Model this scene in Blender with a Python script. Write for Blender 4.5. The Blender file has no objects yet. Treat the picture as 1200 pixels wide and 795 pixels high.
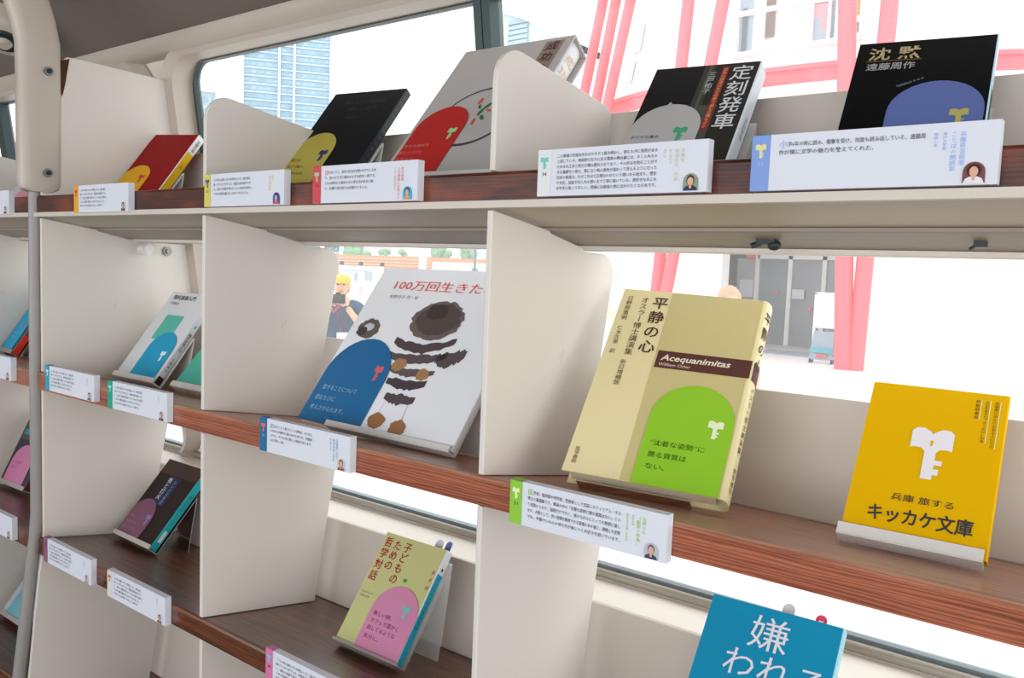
import bpy, math, random
from mathutils import Matrix, Vector
random.seed(7)
SC = bpy.context.scene
COL = SC.collection
# ------------------------------------------------------------------ camera, world, lights, exposure
CAM = Vector((0.9251, -0.5746, 0.1859)); FPX = 985.67
RT = Vector((0.78788, 0.61467, 0.03783)).normalized()
FW = Vector((-0.61058, 0.78769, -0.08214)).normalized()
UP = RT.cross(FW).normalized()
cd = bpy.data.cameras.new('camera'); cam = bpy.data.objects.new('camera', cd); COL.objects.link(cam)
cd.sensor_fit = 'HORIZONTAL'; cd.sensor_width = 36; cd.lens = FPX / 1200 * 36
cd.clip_start = 0.02; cd.clip_end = 2000
cam.matrix_world = Matrix(((RT.x, UP.x, -FW.x, CAM.x), (RT.y, UP.y, -FW.y, CAM.y), (RT.z, UP.z, -FW.z, CAM.z), (0, 0, 0, 1)))
SC.camera = cam
SC.view_settings.view_transform = 'Standard'; SC.view_settings.look = 'None'
SC.view_settings.gamma = 1; SC.view_settings.use_curve_mapping = False
SC.view_settings.exposure = 0.0
wd = bpy.data.worlds.new('sky'); SC.world = wd; wd.use_nodes = True
wn = wd.node_tree
bgn = wn.nodes['Background']; bgn.inputs['Color'].default_value = (0.97, 0.985, 1.0, 1); bgn.inputs['Strength'].default_value = 2.15


def area(name, loc, direction, sx, sy, power, colour):
    l = bpy.data.lights.new(name, 'AREA'); l.shape = 'RECTANGLE'; l.size = sx; l.size_y = sy
    l.energy = power; l.color = colour
    o = bpy.data.objects.new(name, l); COL.objects.link(o); o.location = loc
    o.rotation_euler = Vector(direction).to_track_quat('-Z', 'Y').to_euler()
    return o


# daylight coming in through the bus's opposite windows and through its windscreen / door end
area('daylight_opposite_windows', (0.0, -2.0, 0.22), (0, 1, -0.05), 4.6, 0.75, 27, (0.88, 0.93, 1.0))
area('daylight_windscreen', (3.5, -0.75, 0.2), (-1, 0.1, 0), 2.0, 1.3, 29, (1.0, 0.935, 0.925))

# ------------------------------------------------------------------ helpers
W = 0.44634; TH = 0.17079; H1 = 0.27147; H3 = -0.26301; H4 = -0.53
CT, ST = math.cos(TH), math.sin(TH)
DV = Vector((0, CT, -ST)); NV = Vector((0, ST, CT)); XV = Vector((1, 0, 0))
ZG = -1.66


def at(px, py, Y):
    d = FW + RT * ((px - 600) / FPX) - UP * ((py - 397.5) / FPX)
    return CAM + d * ((Y - CAM.y) / d.y)


def lin(h):
    h = h.lstrip('#'); r = [int(h[i:i + 2], 16) / 255 for i in (0, 2, 4)]
    return tuple(v / 12.92 if v <= .04045 else ((v + .055) / 1.055) ** 2.4 for v in r) + (1,)


MATS = {}


def pm(name, colour, rough=.5, spec=.5, var=.0, scale=20, bump=0, metal=0, coat=0):
    if name in MATS: return MATS[name]
    m = bpy.data.materials.new(name); m.use_nodes = True; nt = m.node_tree
    b = nt.nodes['Principled BSDF']
    c = lin(colour) if isinstance(colour, str) else tuple(colour) + ((1,) if len(colour) == 3 else ())
    b.inputs['Base Color'].default_value = c
    b.inputs['Roughness'].default_value = rough; b.inputs['Metallic'].default_value = metal
    b.inputs['Specular IOR Level'].default_value = spec
    b.inputs['Coat Weight'].default_value = coat; b.inputs['Coat Roughness'].default_value = .12
    tc = nt.nodes.new('ShaderNodeTexCoord'); n = nt.nodes.new('ShaderNodeTexNoise')
    n.inputs['Scale'].default_value = scale; n.inputs['Detail'].default_value = 4
    nt.links.new(tc.outputs['Object'], n.inputs['Vector'])
    mx = nt.nodes.new('ShaderNodeMix'); mx.data_type = 'RGBA'
    mx.inputs[6].default_value = tuple(v * (1 - var) for v in c[:3]) + (1,)
    mx.inputs[7].default_value = tuple(min(1, v * (1 + var)) for v in c[:3]) + (1,)
    nt.links.new(n.outputs['Fac'], mx.inputs[0]); nt.links.new(mx.outputs[2], b.inputs['Base Color'])
    if bump:
        bp = nt.nodes.new('ShaderNodeBump'); bp.inputs['Strength'].default_value = bump; bp.inputs['Distance'].default_value = .002
        nt.links.new(n.outputs['Fac'], bp.inputs['Height']); nt.links.new(bp.outputs['Normal'], b.inputs['Normal'])
    MATS[name] = m
    return m


def paint_mat(name, colour, stain, scuff=.5):
    """old cream paint: soft blotches, small scuffs"""
    if name in MATS: return MATS[name]
    m = pm(name, colour, .45, .4, .04, 6)
    nt = m.node_tree; b = nt.nodes['Principled BSDF']
    src = [l for l in nt.links if l.to_socket == b.inputs['Base Color']][0].from_socket
    tc = [n for n in nt.nodes if n.type == 'TEX_COORD'][0]
    mp = nt.nodes.new('ShaderNodeMapping'); mp.inputs['Scale'].default_value = (1, 1.0, .55)
    nt.links.new(tc.outputs['Object'], mp.inputs['Vector'])
    n2 = nt.nodes.new('ShaderNodeTexNoise'); n2.inputs['Scale'].default_value = 38; n2.inputs['Detail'].default_value = 7; n2.inputs['Roughness'].default_value = .72
    nt.links.new(mp.outputs[0], n2.inputs['Vector'])
    cr = nt.nodes.new('ShaderNodeValToRGB'); cr.color_ramp.elements[0].position = .665; cr.color_ramp.elements[1].position = .73
    cr.color_ramp.elements[0].color = (0, 0, 0, 1); cr.color_ramp.elements[1].color = (scuff,) * 3 + (1,)
    nt.links.new(n2.outputs['Fac'], cr.inputs[0])
    mx = nt.nodes.new('ShaderNodeMix'); mx.data_type = 'RGBA'; mx.inputs[7].default_value = lin(stain)
    nt.links.new(cr.outputs[0], mx.inputs[0]); nt.links.new(src, mx.inputs[6]); nt.links.new(mx.outputs[2], b.inputs['Base Color'])
    return m


def wood_mat(name, dark, light, rough=.35, gscale=1.0, patches=None, coat=.6):
    if name in MATS: return MATS[name]
    m = bpy.data.materials.new(name); m.use_nodes = True; nt = m.node_tree; b = nt.nodes['Principled BSDF']
    tc = nt.nodes.new('ShaderNodeTexCoord'); mp = nt.nodes.new('ShaderNodeMapping')
    mp.inputs['Scale'].default_value = (3.0 * gscale, 90 * gscale, 90 * gscale)
    nt.links.new(tc.outputs['Object'], mp.inputs['Vector'])
    n = nt.nodes.new('ShaderNodeTexNoise'); n.inputs['Scale'].default_value = 1.4; n.inputs['Detail'].default_value = 6; n.inputs['Roughness'].default_value = .6
    nt.links.new(mp.outputs[0], n.inputs['Vector'])
    mp2 = nt.nodes.new('ShaderNodeMapping'); mp2.inputs['Scale'].default_value = (.35, 8, 8)
    nt.links.new(tc.outputs['Object'], mp2.inputs['Vector'])
    w = nt.nodes.new('ShaderNodeTexWave'); w.bands_direction = 'Z'; w.inputs['Scale'].default_value = 14.0 * gscale; w.inputs['Distortion'].default_value = 9; w.inputs['Detail'].default_value = 3; w.inputs['Detail Scale'].default_value = 2
    nt.links.new(mp2.outputs[0], w.inputs['Vector'])
    ad = nt.nodes.new('ShaderNodeMath'); ad.operation = 'MULTIPLY_ADD'; ad.inputs[1].default_value = .35
    nt.links.new(w.outputs['Fac'], ad.inputs[0])
    ms = nt.nodes.new('ShaderNodeMath'); ms.operation = 'MULTIPLY'; ms.inputs[1].default_value = .75
    nt.links.new(n.outputs['Fac'], ms.inputs[0]); nt.links.new(ms.outputs[0], ad.inputs[2])
    cr = nt.nodes.new('ShaderNodeValToRGB'); cr.color_ramp.elements[0].position = .25; cr.color_ramp.elements[1].position = .82
    cr.color_ramp.elements[0].color = lin(dark); cr.color_ramp.elements[1].color = lin(light)
    nt.links.new(ad.outputs[0], cr.inputs[0]); out = cr.outputs[0]
    if patches:
        n3 = nt.nodes.new('ShaderNodeTexNoise'); n3.inputs['Scale'].default_value = 9; n3.inputs['Detail'].default_value = 5
        mp3 = nt.nodes.new('ShaderNodeMapping'); mp3.inputs['Scale'].default_value = (1, 1, 3)
        nt.links.new(tc.outputs['Object'], mp3.inputs['Vector']); nt.links.new(mp3.outputs[0], n3.inputs['Vector'])
        c3 = nt.nodes.new('ShaderNodeValToRGB'); c3.color_ramp.elements[0].position = .48; c3.color_ramp.elements[1].position = .66
        nt.links.new(n3.outputs['Fac'], c3.inputs[0])
        mx = nt.nodes.new('ShaderNodeMix'); mx.data_type = 'RGBA'; mx.inputs[7].default_value = lin(patches)
        nt.links.new(c3.outputs[0], mx.inputs[0]); nt.links.new(out, mx.inputs[6]); out = mx.outputs[2]
    nt.links.new(out, b.inputs['Base Color'])
    b.inputs['Roughness'].default_value = rough; b.inputs['Coat Weight'].default_value = coat; b.inputs['Specular IOR Level'].default_value = .3; b.inputs['Coat Roughness'].default_value = .25
    bp = nt.nodes.new('ShaderNodeBump'); bp.inputs['Strength'].default_value = .15; bp.inputs['Distance'].default_value = .002
    nt.links.new(ad.outputs[0], bp.inputs['Height']); nt.links.new(bp.outputs['Normal'], b.inputs['Normal'])
    MATS[name] = m
    return m


def clear_mat(name, tint, mix_clear, rough=.1, diffuse=None):
    """transparent sheet: clear + gloss + a little milky scatter"""
    if name in MATS: return MATS[name]
    m = bpy.data.materials.new(name); m.use_nodes = True; nt = m.node_tree
    for n in list(nt.nodes): nt.nodes.remove(n)
    o = nt.nodes.new('ShaderNodeOutputMaterial'); t = nt.nodes.new('ShaderNodeBsdfTransparent'); t.inputs[0].default_value = tint
    d = nt.nodes.new('ShaderNodeBsdfTranslucent'); d.inputs[0].default_value = diffuse or (1, 1, 1, 1)
    d2 = nt.nodes.new('ShaderNodeBsdfDiffuse'); d2.inputs[0].default_value = diffuse or (1, 1, 1, 1)
    g = nt.nodes.new('ShaderNodeBsdfGlossy'); g.inputs['Roughness'].default_value = rough
    md = nt.nodes.new('ShaderNodeMixShader'); md.inputs[0].default_value = .4
    nt.links.new(d.outputs[0], md.inputs[1]); nt.links.new(d2.outputs[0], md.inputs[2])
    m1 = nt.nodes.new('ShaderNodeMixShader'); m1.inputs[0].default_value = 1 - mix_clear
    nt.links.new(t.outputs[0], m1.inputs[1]); nt.links.new(md.outputs[0], m1.inputs[2])
    m2 = nt.nodes.new('ShaderNodeMixShader'); fr = nt.nodes.new('ShaderNodeFresnel'); fr.inputs[0].default_value = 1.25
    nt.links.new(fr.outputs[0], m2.inputs[0]); nt.links.new(m1.outputs[0], m2.inputs[1]); nt.links.new(g.outputs[0], m2.inputs[2])
    nt.links.new(m2.outputs[0], o.inputs[0])
    MATS[name] = m
    return m


class MB:
    """collects faces with material indices, then links them as ONE mesh object"""
    def __init__(s, M=None): s.v = []; s.f = []; s.m = []; s.mats = []; s.M = M or Matrix.Identity(4)

    def mi(s, mat):
        if mat not in s.mats: s.mats.append(mat)
        return s.mats.index(mat)

    def add(s, vs, fs, mat):
        k = len(s.v); i = s.mi(mat)
        s.v += [s.M @ Vector(v) for v in vs]
        s.f += [tuple(k + j for j in f) for f in fs]; s.m += [i] * len(fs)

    def poly(s, pts, mat): s.add(pts, [tuple(range(len(pts)))], mat)

    def flat(s, pts2, z, mat): s.poly([(x, y, z) for x, y in pts2], mat)

    def box(s, a, b, mat):
        x0, y0, z0 = a; x1, y1, z1 = b
        s.add([(x0, y0, z0), (x1, y0, z0), (x1, y1, z0), (x0, y1, z0), (x0, y0, z1), (x1, y0, z1), (x1, y1, z1), (x0, y1, z1)],
              [(0, 3, 2, 1), (4, 5, 6, 7), (0, 1, 5, 4), (1, 2, 6, 5), (2, 3, 7, 6), (3, 0, 4, 7)], mat)

    def prism(s, pts, ext, mat):
        """pts: 3-D loop, ext: extrusion vector"""
        n = len(pts); e = Vector(ext); P = [Vector(p) for p in pts]
        s.add(P + [p + e for p in P], [tuple(range(n))[::-1], tuple(range(n, 2 * n))] + [(i, (i + 1) % n, n + (i + 1) % n, n + i) for i in range(n)], mat)

    def tube(s, path, r, mat, n=12, oval=None, caps=True):
        P = [Vector(p) for p in path]; rings = []
        ref = None
        for i, p in enumerate(P):
            t = (P[min(i + 1, len(P) - 1)] - P[max(i - 1, 0)]).normalized()
            if ref is None: ref = Vector((1, 0, 0)) if abs(t.x) < .9 else Vector((0, 1, 0))
            u = (ref - t * ref.dot(t)).normalized(); w = t.cross(u); ref = u
            rr = r[i] if isinstance(r, (list, tuple)) else r
            a, b = (rr, rr) if oval is None else oval
            rings.append([p + u * (a * math.cos(2 * math.pi * k / n)) + w * (b * math.sin(2 * math.pi * k / n)) for k in range(n)])
        vs = [v for g in rings for v in g]; fs = []
        for i in range(len(P) - 1):
            for k in range(n): fs.append((i * n + k, i * n + (k + 1) % n, (i + 1) * n + (k + 1) % n, (i + 1) * n + k))
        if caps: fs += [tuple(range(n))[::-1], tuple(range((len(P) - 1) * n, len(P) * n))]
        s.add(vs, fs, mat)

    def ball(s, c, r, mat, nu=12, nv=8, jit=0):
        c = Vector(c); r = r if isinstance(r, (tuple, list)) else (r, r, r); vs = []; fs = []
        for j in range(nv + 1):
            for i in range(nu):
                a = 2 * math.pi * i / nu; b = math.pi * j / nv; q = 1 + random.uniform(-jit, jit)
                vs.append((c.x + r[0] * q * math.sin(b) * math.cos(a), c.y + r[1] * q * math.sin(b) * math.sin(a), c.z + r[2] * q * math.cos(b)))
        for j in range(nv):
            for i in range(nu): fs.append((j * nu + i, (j + 1) * nu + i, (j + 1) * nu + (i + 1) % nu, j * nu + (i + 1) % nu))
        s.add(vs, fs, mat)

    def build(s, name, parent=None, smooth=False, bevel=0, seg=2):
        me = bpy.data.meshes.new(name); me.from_pydata([tuple(v) for v in s.v], [], s.f)
        for m in s.mats: me.materials.append(m)
        for p, i in zip(me.polygons, s.m): p.material_index = i; p.use_smooth = smooth
        me.update()
        o = bpy.data.objects.new(name, me); COL.objects.link(o)
        if parent: o.parent = parent
        if smooth:
            e = o.modifiers.new('es', 'EDGE_SPLIT'); e.split_angle = math.radians(40)
        if bevel:
            b = o.modifiers.new('bv', 'BEVEL'); b.width = bevel; b.segments = seg; b.limit_method = 'ANGLE'; b.angle_limit = math.radians(40)
        return o


def tag(o, label, cat, group=None):
    o['label'] = label; o['category'] = cat
    if group: o['group'] = group
    return o


def structure(o, label=None):
    o['kind'] = 'structure'
    if label: o['label'] = label
    return o


def empty(name, M):
    o = bpy.data.objects.new(name, None); COL.objects.link(o); o.empty_display_size = .05
    o.matrix_world = M if isinstance(M, Matrix) else Matrix.Translation(M)
    return o


# ------------------------------------------------------------------ lettering
GC = {}


def glyph(txt, bold=0.0, res=2):
    k = (txt, bold, res)
    if k not in GC:
        c = bpy.data.curves.new('lettering', 'FONT'); c.body = txt; c.offset = bold; c.resolution_u = res
        o = bpy.data.objects.new('lettering', c); COL.objects.link(o)
        bpy.context.view_layer.update()
        me = bpy.data.meshes.new_from_object(o.evaluated_get(bpy.context.evaluated_depsgraph_get()))
        GC[k] = ([(v.co.x, v.co.y) for v in me.vertices], [tuple(p.vertices) for p in me.polygons])
        bpy.data.meshes.remove(me); bpy.data.objects.remove(o); bpy.data.curves.remove(c)
    return GC[k]


def htext(mb, s, x, y, size, mat, z, width=None, bold=0, shear=0, res=2):
    """baseline text from (x, y); width squeezes/stretches it to that length"""
    vs, fs = glyph(s, bold, res)
    if not vs: return
    kx = size
    if width:
        w = max(v[0] for v in vs); kx = width / w
    mb.add([(x + v[0] * kx + v[1] * size * shear, y + v[1] * size, z) for v in vs], fs, mat)


def vtext(mb, s, x, y, size, mat, z, height=None, bold=0, kx=1.0, res=2):
    """vertical column, x = column centre, y = top"""
    pitch = size if height is None else height / len(s)
    for i, ch in enumerate(s):
        if ch == ' ': continue
        vs, fs = glyph(ch, bold, res)
        if ch == 'ー':
            vs = [(1 - (v[1] + .12), v[0] - .12) for v in vs]; fs = [f[::-1] for f in fs]
            vs = [(.88 - (0.38 - (v[0] - .12)) if False else v[0], v[1]) for v in vs]
        ky = min(size, pitch)
        mb.add([(x + (v[0] - .5) * size * kx, y - i * pitch - ky * .88 + v[1] * ky, z) for v in vs], fs, mat)


def arch(x0, x1, top, y0=0, n=14, ry=None):
    r = (x1 - x0) / 2; c = (x0 + x1) / 2; ry = ry or r
    pts = [(x0, y0), (x1, y0)]
    for i in range(n + 1):
        a = math.pi * i / n; pts.append((c + r * math.cos(a), top - ry + ry * math.sin(a)))
    return pts


def key(mb, cx, ytop, w, h, z, mat, hole=None):
    """the open-book-headed key emblem"""
    X = lambda u: cx + u * w / 2
    Y = lambda v: ytop - v * h
    L = [(-1, .02), (-.8, -.05), (-.45, -.06), (-.15, 0), (0, .06), (.15, 0), (.45, -.06), (.8, -.05), (1, .02), (1, .38), (.75, .36), (.45, .37), (.27, .44), (.27, .60), (.62, .60), (.62, .70), (.27, .70), (.27, .78), (.52, .78), (.52, .90), (.27, .90), (.27, 1.0), (-.27, 1.0), (-.27, .44), (-.45, .37), (-.75, .36), (-1, .38)]
    mb.flat([(X(u), Y(v)) for u, v in L][::-1], z, mat)
    if hole:
        mb.flat([(X(u), Y(v)) for u, v in ((-.07, .2), (.07, .2), (.06, .31), (-.06, .31))][::-1], z + .0002, hole)


# ------------------------------------------------------------------ materials in use
M_CREAM = paint_mat('old_cream_paint', '#D9D3CB', '#8a8178', .3)
M_CREAM2 = paint_mat('cream_paint_yellowed', '#CDC4B9', '#8b8172', .4)
M_METALCREAM = pm('cream_enamel_metal', '#BDB2A6', .4, .5, .05, 8)
M_POST = pm('grey_post_paint', '#918d89', .4, .5, .06, 30)
M_CEIL = pm('taupe_ceiling_vinyl', '#6f655d', .6, .3, .05, 4)
M_WALL = pm('bus_wall_cream', '#DDD6C6', .5, .4, .03, 6)
M_WOOD1 = wood_mat('dark_varnished_wood', '#2c120b', '#552314', .45, 1, '#7a361d', .15)
M_WOOD2 = wood_mat('reddish_worn_wood', '#6e3220', '#b4694b', .36, 1)
M_WOOD3 = wood_mat('brown_worn_wood', '#38190d', '#7e4a32', .34, 1)
M_TOPLIT = wood_mat('light_lifted_wood_top', '#8a5238', '#ba8062', .4, 1)
M_BLACK = pm('black_rubber', '#20282a', .5, .4, .1, 30)
M_TEALRUB = pm('dark_green_rubber', '#20393a', .4, .5, .1, 30)
M_STEEL = pm('worn_steel', '#8c8a86', .35, .5, .1, 30, metal=.9)
M_CHANNEL = pm('grey_glass_channel', '#6f8288', .35, .5, .15, 40)
M_RAILSHADE = pm('rail_cream_in_shade', '#93877b', .5, .4, .06, 12)  # middle rail's cream darkened to carry the deep shade under the shelf
M_SOFFSHADE = pm('soffit_cream_in_shade', '#b9ac9b', .5, .4, .05, 12)  # soffit's cream darkened, its shade put into the colour
M_ALU = pm('grey_aluminium_rail', '#938d80', .45, .5, .08, 30, metal=.2)
M_WHITE = pm('white_plastic', '#e6e4e0', .4, .4, .02, 20)
M_PAPER = pm('white_paper', '#d9dde7', .6, .3, .01, 20)
M_PAGES = pm('cream_pages', '#d9cfb8', .8, .2, .08, 300)
M_GLASS = clear_mat('hazed_window_glass', (.97, .99, .985, 1), .865, .02)  # milky share imitates the bright haze over the outdoors
M_ACRYL = clear_mat('clear_acrylic', (.94, .95, .955, 1), .72, .08)
M_INK = pm('black_ink', '#26262b', .6, .3)
M_FILM = M_ACRYL

# ------------------------------------------------------------------ bus shell
def wall_y(z, off=0): return .272 - .15 * (z - .14) + off


def wall_strip(mb, x0, x1, z0, z1, mat, t=.03, off=0):
    y0, y1 = wall_y(z0, off), wall_y(z1, off)
    mb.prism([(x0, y0, z0), (x0, y0 + t, z0), (x0, y1 + t, z1), (x0, y1, z1)], (x1 - x0, 0, 0), mat)


ZB, ZT = -.1975, .520       # window opening
XL0, XL1, XR0, XR1 = -2.4, -.53, -.435, 2.3
mb = MB(); wall_strip(mb, -3.2, 2.6, -1.2, ZB, M_WALL); wall_strip(mb, -3.2, 2.6, ZT, .62, M_WALL)
wall_strip(mb, -3.2, XL0, ZB, ZT, M_WALL); wall_strip(mb, XL1, XR0, ZB, ZT, M_WALL); wall_strip(mb, XR1, 2.6, ZB, ZT, M_WALL)
structure(mb.build('wall_right'), 'cream bus side wall below the window')


def rr(x0, x1, z0, z1, r, n=6):
    pts = []
    for cx, cz, a0 in ((x1 - r, z0 + r, -90), (x1 - r, z1 - r, 0), (x0 + r, z1 - r, 90), (x0 + r, z0 + r, 180)):
        for i in range(n + 1):
            a = math.radians(a0 + 90 * i / n); pts.append((cx + r * math.cos(a), cz + r * math.sin(a)))
    return pts


def window(name, x0, x1, label):
    root = structure(empty(name, Vector(((x0 + x1) / 2, wall_y(ZB), ZB))), label)
    root_inv = root.matrix_world.inverted()
    fr = MB(root_inv)
    inn = rr(x0 + .012, x1 - .012, ZB + .0, ZT - .004, .045); out = rr(x0 - .035, x1 + .035, ZB - .002, ZT + .016, .075)
    mid = rr(x0 - .012, x1 + .012, ZB - .001, ZT + .008, .06)
    loops = []
    for L, off in ((out, -.003), (mid, -.022), (inn, -.016), (inn, .03)):
        loops.append([(x, wall_y(z, off), z) for x, z in L])
    n = len(inn)
    for A, B in zip(loops, loops[1:]):
        fr.add(A + B, [(i, (i + 1) % n, n + (i + 1) % n, n + i) for i in range(n) if not (inn[i][1] < ZB + .01 and inn[(i + 1) % n][1] < ZB + .01)], M_METALCREAM)
    fr.build('window_frame', root, smooth=True)
    sl = MB(root_inv)
    a = rr(x0 + .012, x1 - .012, ZB, ZT - .004, .045); b = rr(x0 + .024, x1 - .024, ZB + .006, ZT - .006, .035)
    A = [(x, wall_y(z, .022), z) for x, z in a]; B = [(x, wall_y(z, .018), z) for x, z in b]; Cc = [(x, wall_y(z, .03), z) for x, z in b]
    ks = [i for i in range(n) if not (a[i][1] < ZB + .004 and a[(i + 1) % n][1] < ZB + .004)]
    sl.add(A + B, [(i, (i + 1) % n, n + (i + 1) % n, n + i) for i in ks], M_TEALRUB)
    sl.add(B + Cc, [(i, (i + 1) % n, n + (i + 1) % n, n + i) for i in ks], M_TEALRUB)
    ch = MB(root_inv); wall_strip(ch, x0 + .03, x1 - .03, ZB - .004, ZB + .0095, M_CHANNEL, .012, .018); ch.build('glass_channel', root)
    sl.build('window_seal', root)
    g = MB(root_inv); g.poly([(x, wall_y(z, .026), z) for x, z in b], M_GLASS); g.build('window_pane', root)
    return root, root_inv


w1, w1i = window('window_1', XR0, XR1, 'long bus window with rounded corners behind the shelves')
mb = MB(w1i)
mb.prism([(.225, wall_y(ZB, .008), ZB), (.225, wall_y(ZB, .034), ZB), (.225, wall_y(ZT, .034), ZT), (.225, wall_y(ZT, .008), ZT)], (.012, 0, 0), M_TEALRUB)
mb.prism([(.2385, wall_y(ZB, .008), ZB), (.2385, wall_y(ZB, .034), ZB), (.2385, wall_y(ZT, .034), ZT), (.2385, wall_y(ZT, .008), ZT)], (.012, 0, 0), M_TEALRUB)
mb.build('window_divider', w1)
w2, w2i = window('window_2', XL0, XL1, 'bus window beyond the grey post')
mb = MB(w2i); mb.prism([(-1.205, wall_y(ZB, .008), ZB), (-1.205, wall_y(ZB, .03), ZB), (-1.205, wall_y(ZT, .03), ZT), (-1.205, wall_y(ZT, .008), ZT)], (.032, 0, 0), M_TEALRUB)
mb.build('window_divider', w2)
# sill rail below the glass
mb = MB(); mb.tube([(-3.1, wall_y(-.19, -.004), -.1905), (2.5, wall_y(-.19, -.004), -.1905)], .0056, M_ALU, 12)
structure(mb.build('trim_1', smooth=True), 'grey metal rail along the bottom of the bus window')

mb = MB(); mb.prism([(-3.1, .2165, -.2065), (-3.1, wall_y(-.197, -.0005), -.1972), (-3.1, wall_y(-.21, -.0005), -.216), (-3.1, .2165, -.216)], (5.6, 0, 0), pm('window_lit_sill_cream', '#F1EDE3', .5, .4, .02, 6)); structure(mb.build('trim_3'), 'cream window sill ledge behind the lower back board')  # sill cream raised towards white, window light put into the colour
# ceiling with its cove, and the pale moulding between cove and window
prof = [(.200, .537), (.186, .543), (.15, .566), (.06, .622), (-.06, .69), (-.20, .745), (-.40, .80), (-.75, .835), (-1.10, .835), (-1.45, .80), (-1.75, .70), (-1.95, .58)]
mb = MB(); n = len(prof)
vs = [(-3.2, y, z) for y, z in prof] + [(2.6, y, z) for y, z in prof] + [(-3.2, y, z + .03) for y, z in prof] + [(2.6, y, z + .03) for y, z in prof]
fs = []
for i in range(n - 1): fs += [(i, i + 1, n + i + 1, n + i), (2 * n + i, 3 * n + i, 3 * n + i + 1, 2 * n + i + 1)]
mb.add(vs, fs, M_CEIL); structure(mb.build('ceiling', smooth=True), 'taupe curved bus ceiling')
mb = MB(); mp_ = [(.178, .545), (.182, .535), (.190, .525), (.2, .521), (.222, .522), (.222, .57), (.185, .57)]
mb.prism([(-3.2, y, z) for y, z in mp_], (5.8, 0, 0), M_METALCREAM); structure(mb.build('trim_2', smooth=True), 'pale moulding strip between ceiling and window')
mb = MB(); mb.box((-3.2, -2.1, -1.25), (2.6, .5, -1.2), pm('grey_floor', '#4a4744', .6, .3, .15, 8)); structure(mb.build('floor'))
mb = MB(); mb.box((-3.2, -2.13, -1.2), (2.6, -2.1, -.22), M_WALL); mb.box((-3.2, -2.13, .62), (2.6, -1.95, .66), M_WALL); mb.box((-3.2, -2.13, -.22), (-2.4, -2.1, .62), M_WALL); mb.box((2.35, -2.13, -.22), (2.6, -2.1, .62), M_WALL)
structure(mb.build('wall_left'))
mb = MB(); mb.box((-3.23, -2.1, -1.2), (-3.2, .45, .86), M_WALL); structure(mb.build('wall_rear'))
mb = MB(); mb.box((2.6, -2.1, -1.2), (2.63, .45, -.5), M_WALL); mb.box((2.6, -2.1, .72), (2.63, .45, .86), M_WALL); structure(mb.build('wall_front'))

# ------------------------------------------------------------------ shelves
def shelf_M(z): return Matrix(((1, 0, 0, 0), (0, CT, ST, 0), (0, -ST, CT, z), (0, 0, 0, 1)))   # local x, depth, up


def wood_board(z, t, depth, x0, x1, mat, label, top=None):
    root = Matrix(shelf_M(z)); root.translation = Vector((x0, 0, z))
    m = MB(); L = x1 - x0; r = .004
    # front with a slightly eased top edge; the front face is upright
    f = lambda d, zz: (0, d * CT - (0) + 0, 0)
    pts = [(0, r * .9, 0), (0, r * .2, -r * .35), (0, 0, -r)]
    low = t
    pts += [(0, ST * low, -low * CT), (0, depth, -low), (0, depth, 0)]
    n = len(pts)
    m.prism(pts, (L, 0, 0), mat)
    if top:     # paler upper face: window light and gloss put into its colour
        k = m.mi(top); m.m[-1] = k; m.m[2] = k; m.m[3] = k
    o = m.build('wooden_shelf_board'); o.matrix_world = root
    tag(o, label, 'shelf board', 'wooden shelf boards of the bookcase')
    return o


XA, XB = -1.45, 1.15
wood_board(H1 - .0, .026, .195, XA, XB, M_WOOD1, 'topmost wooden shelf board, dark varnished lip above the cream rail')
wood_board(0, .0274, .214, XA, XB, M_WOOD2, 'middle wooden shelf board, reddish brown, under the wide white picture book', M_TOPLIT)
wood_board(H3, .0272, .214, XA, XB, M_WOOD3, 'lower wooden shelf board, dark brown, under the green and pink paperback')
wood_board(H4, .0272, .214, XA, XB, M_WOOD3, 'bottommost wooden shelf board, dark, at the lower left edge')


def back_board(z, label, h=.1145):
    m = MB(); m.box((0, 0, 0), (XB - XA, .009, h), M_CREAM2)
    o = m.build('back_board', bevel=.0015); M = shelf_M(z); M.translation = Vector((XA, 0, z)) + DV * .2005 + NV * .0004; o.matrix_world = M
    tag(o, label, 'back board', 'low back boards of the shelves')


back_board(H1, 'low cream back board behind the books on the top shelf', .123)
back_board(0, 'low cream back board of the middle shelf, behind the yellow leaflets')
back_board(H3, 'low cream back board of the lower shelf, behind the green and pink paperback')
back_board(H4, 'tall cream back board behind the bottommost shelf', .215)

# cream rail built up under the top shelf
root = empty('shelf_rail', Vector((XA, 0, .24)))
tag(root, 'cream stepped rail running beneath the topmost wooden shelf', 'rail')
L = XB - XA
m = MB(); m.prism([(0, -.0045, .0053), (0, -.0045, -.001), (0, .001, -.0015), (0, .0035, -.0005), (0, .0035, .0042)], (L, 0, 0), M_CREAM2); m.build('front_strip', root)
m = MB(); m.prism([(0, .0036, .0008), (0, .092, -.0125), (0, .092, -.0100), (0, .0036, .0040)], (L, 0, 0), M_SOFFSHADE); m.build('soffit_panel', root)
m = MB(); m.prism([(0, .090, -.0127), (0, .090, -.0155), (0, .093, -.0165), (0, .150, -.0272), (0, .150, -.0205)], (L, 0, 0), M_RAILSHADE); m.build('middle_rail', root)
m = MB(); m.prism([(0, .148, -.0272), (0, .148, -.0312), (0, .1525, -.0318), (0, .192, -.0315), (0, .192, -.029)], (L, 0, 0), M_CREAM2); m.build('rear_rail', root)
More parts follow.
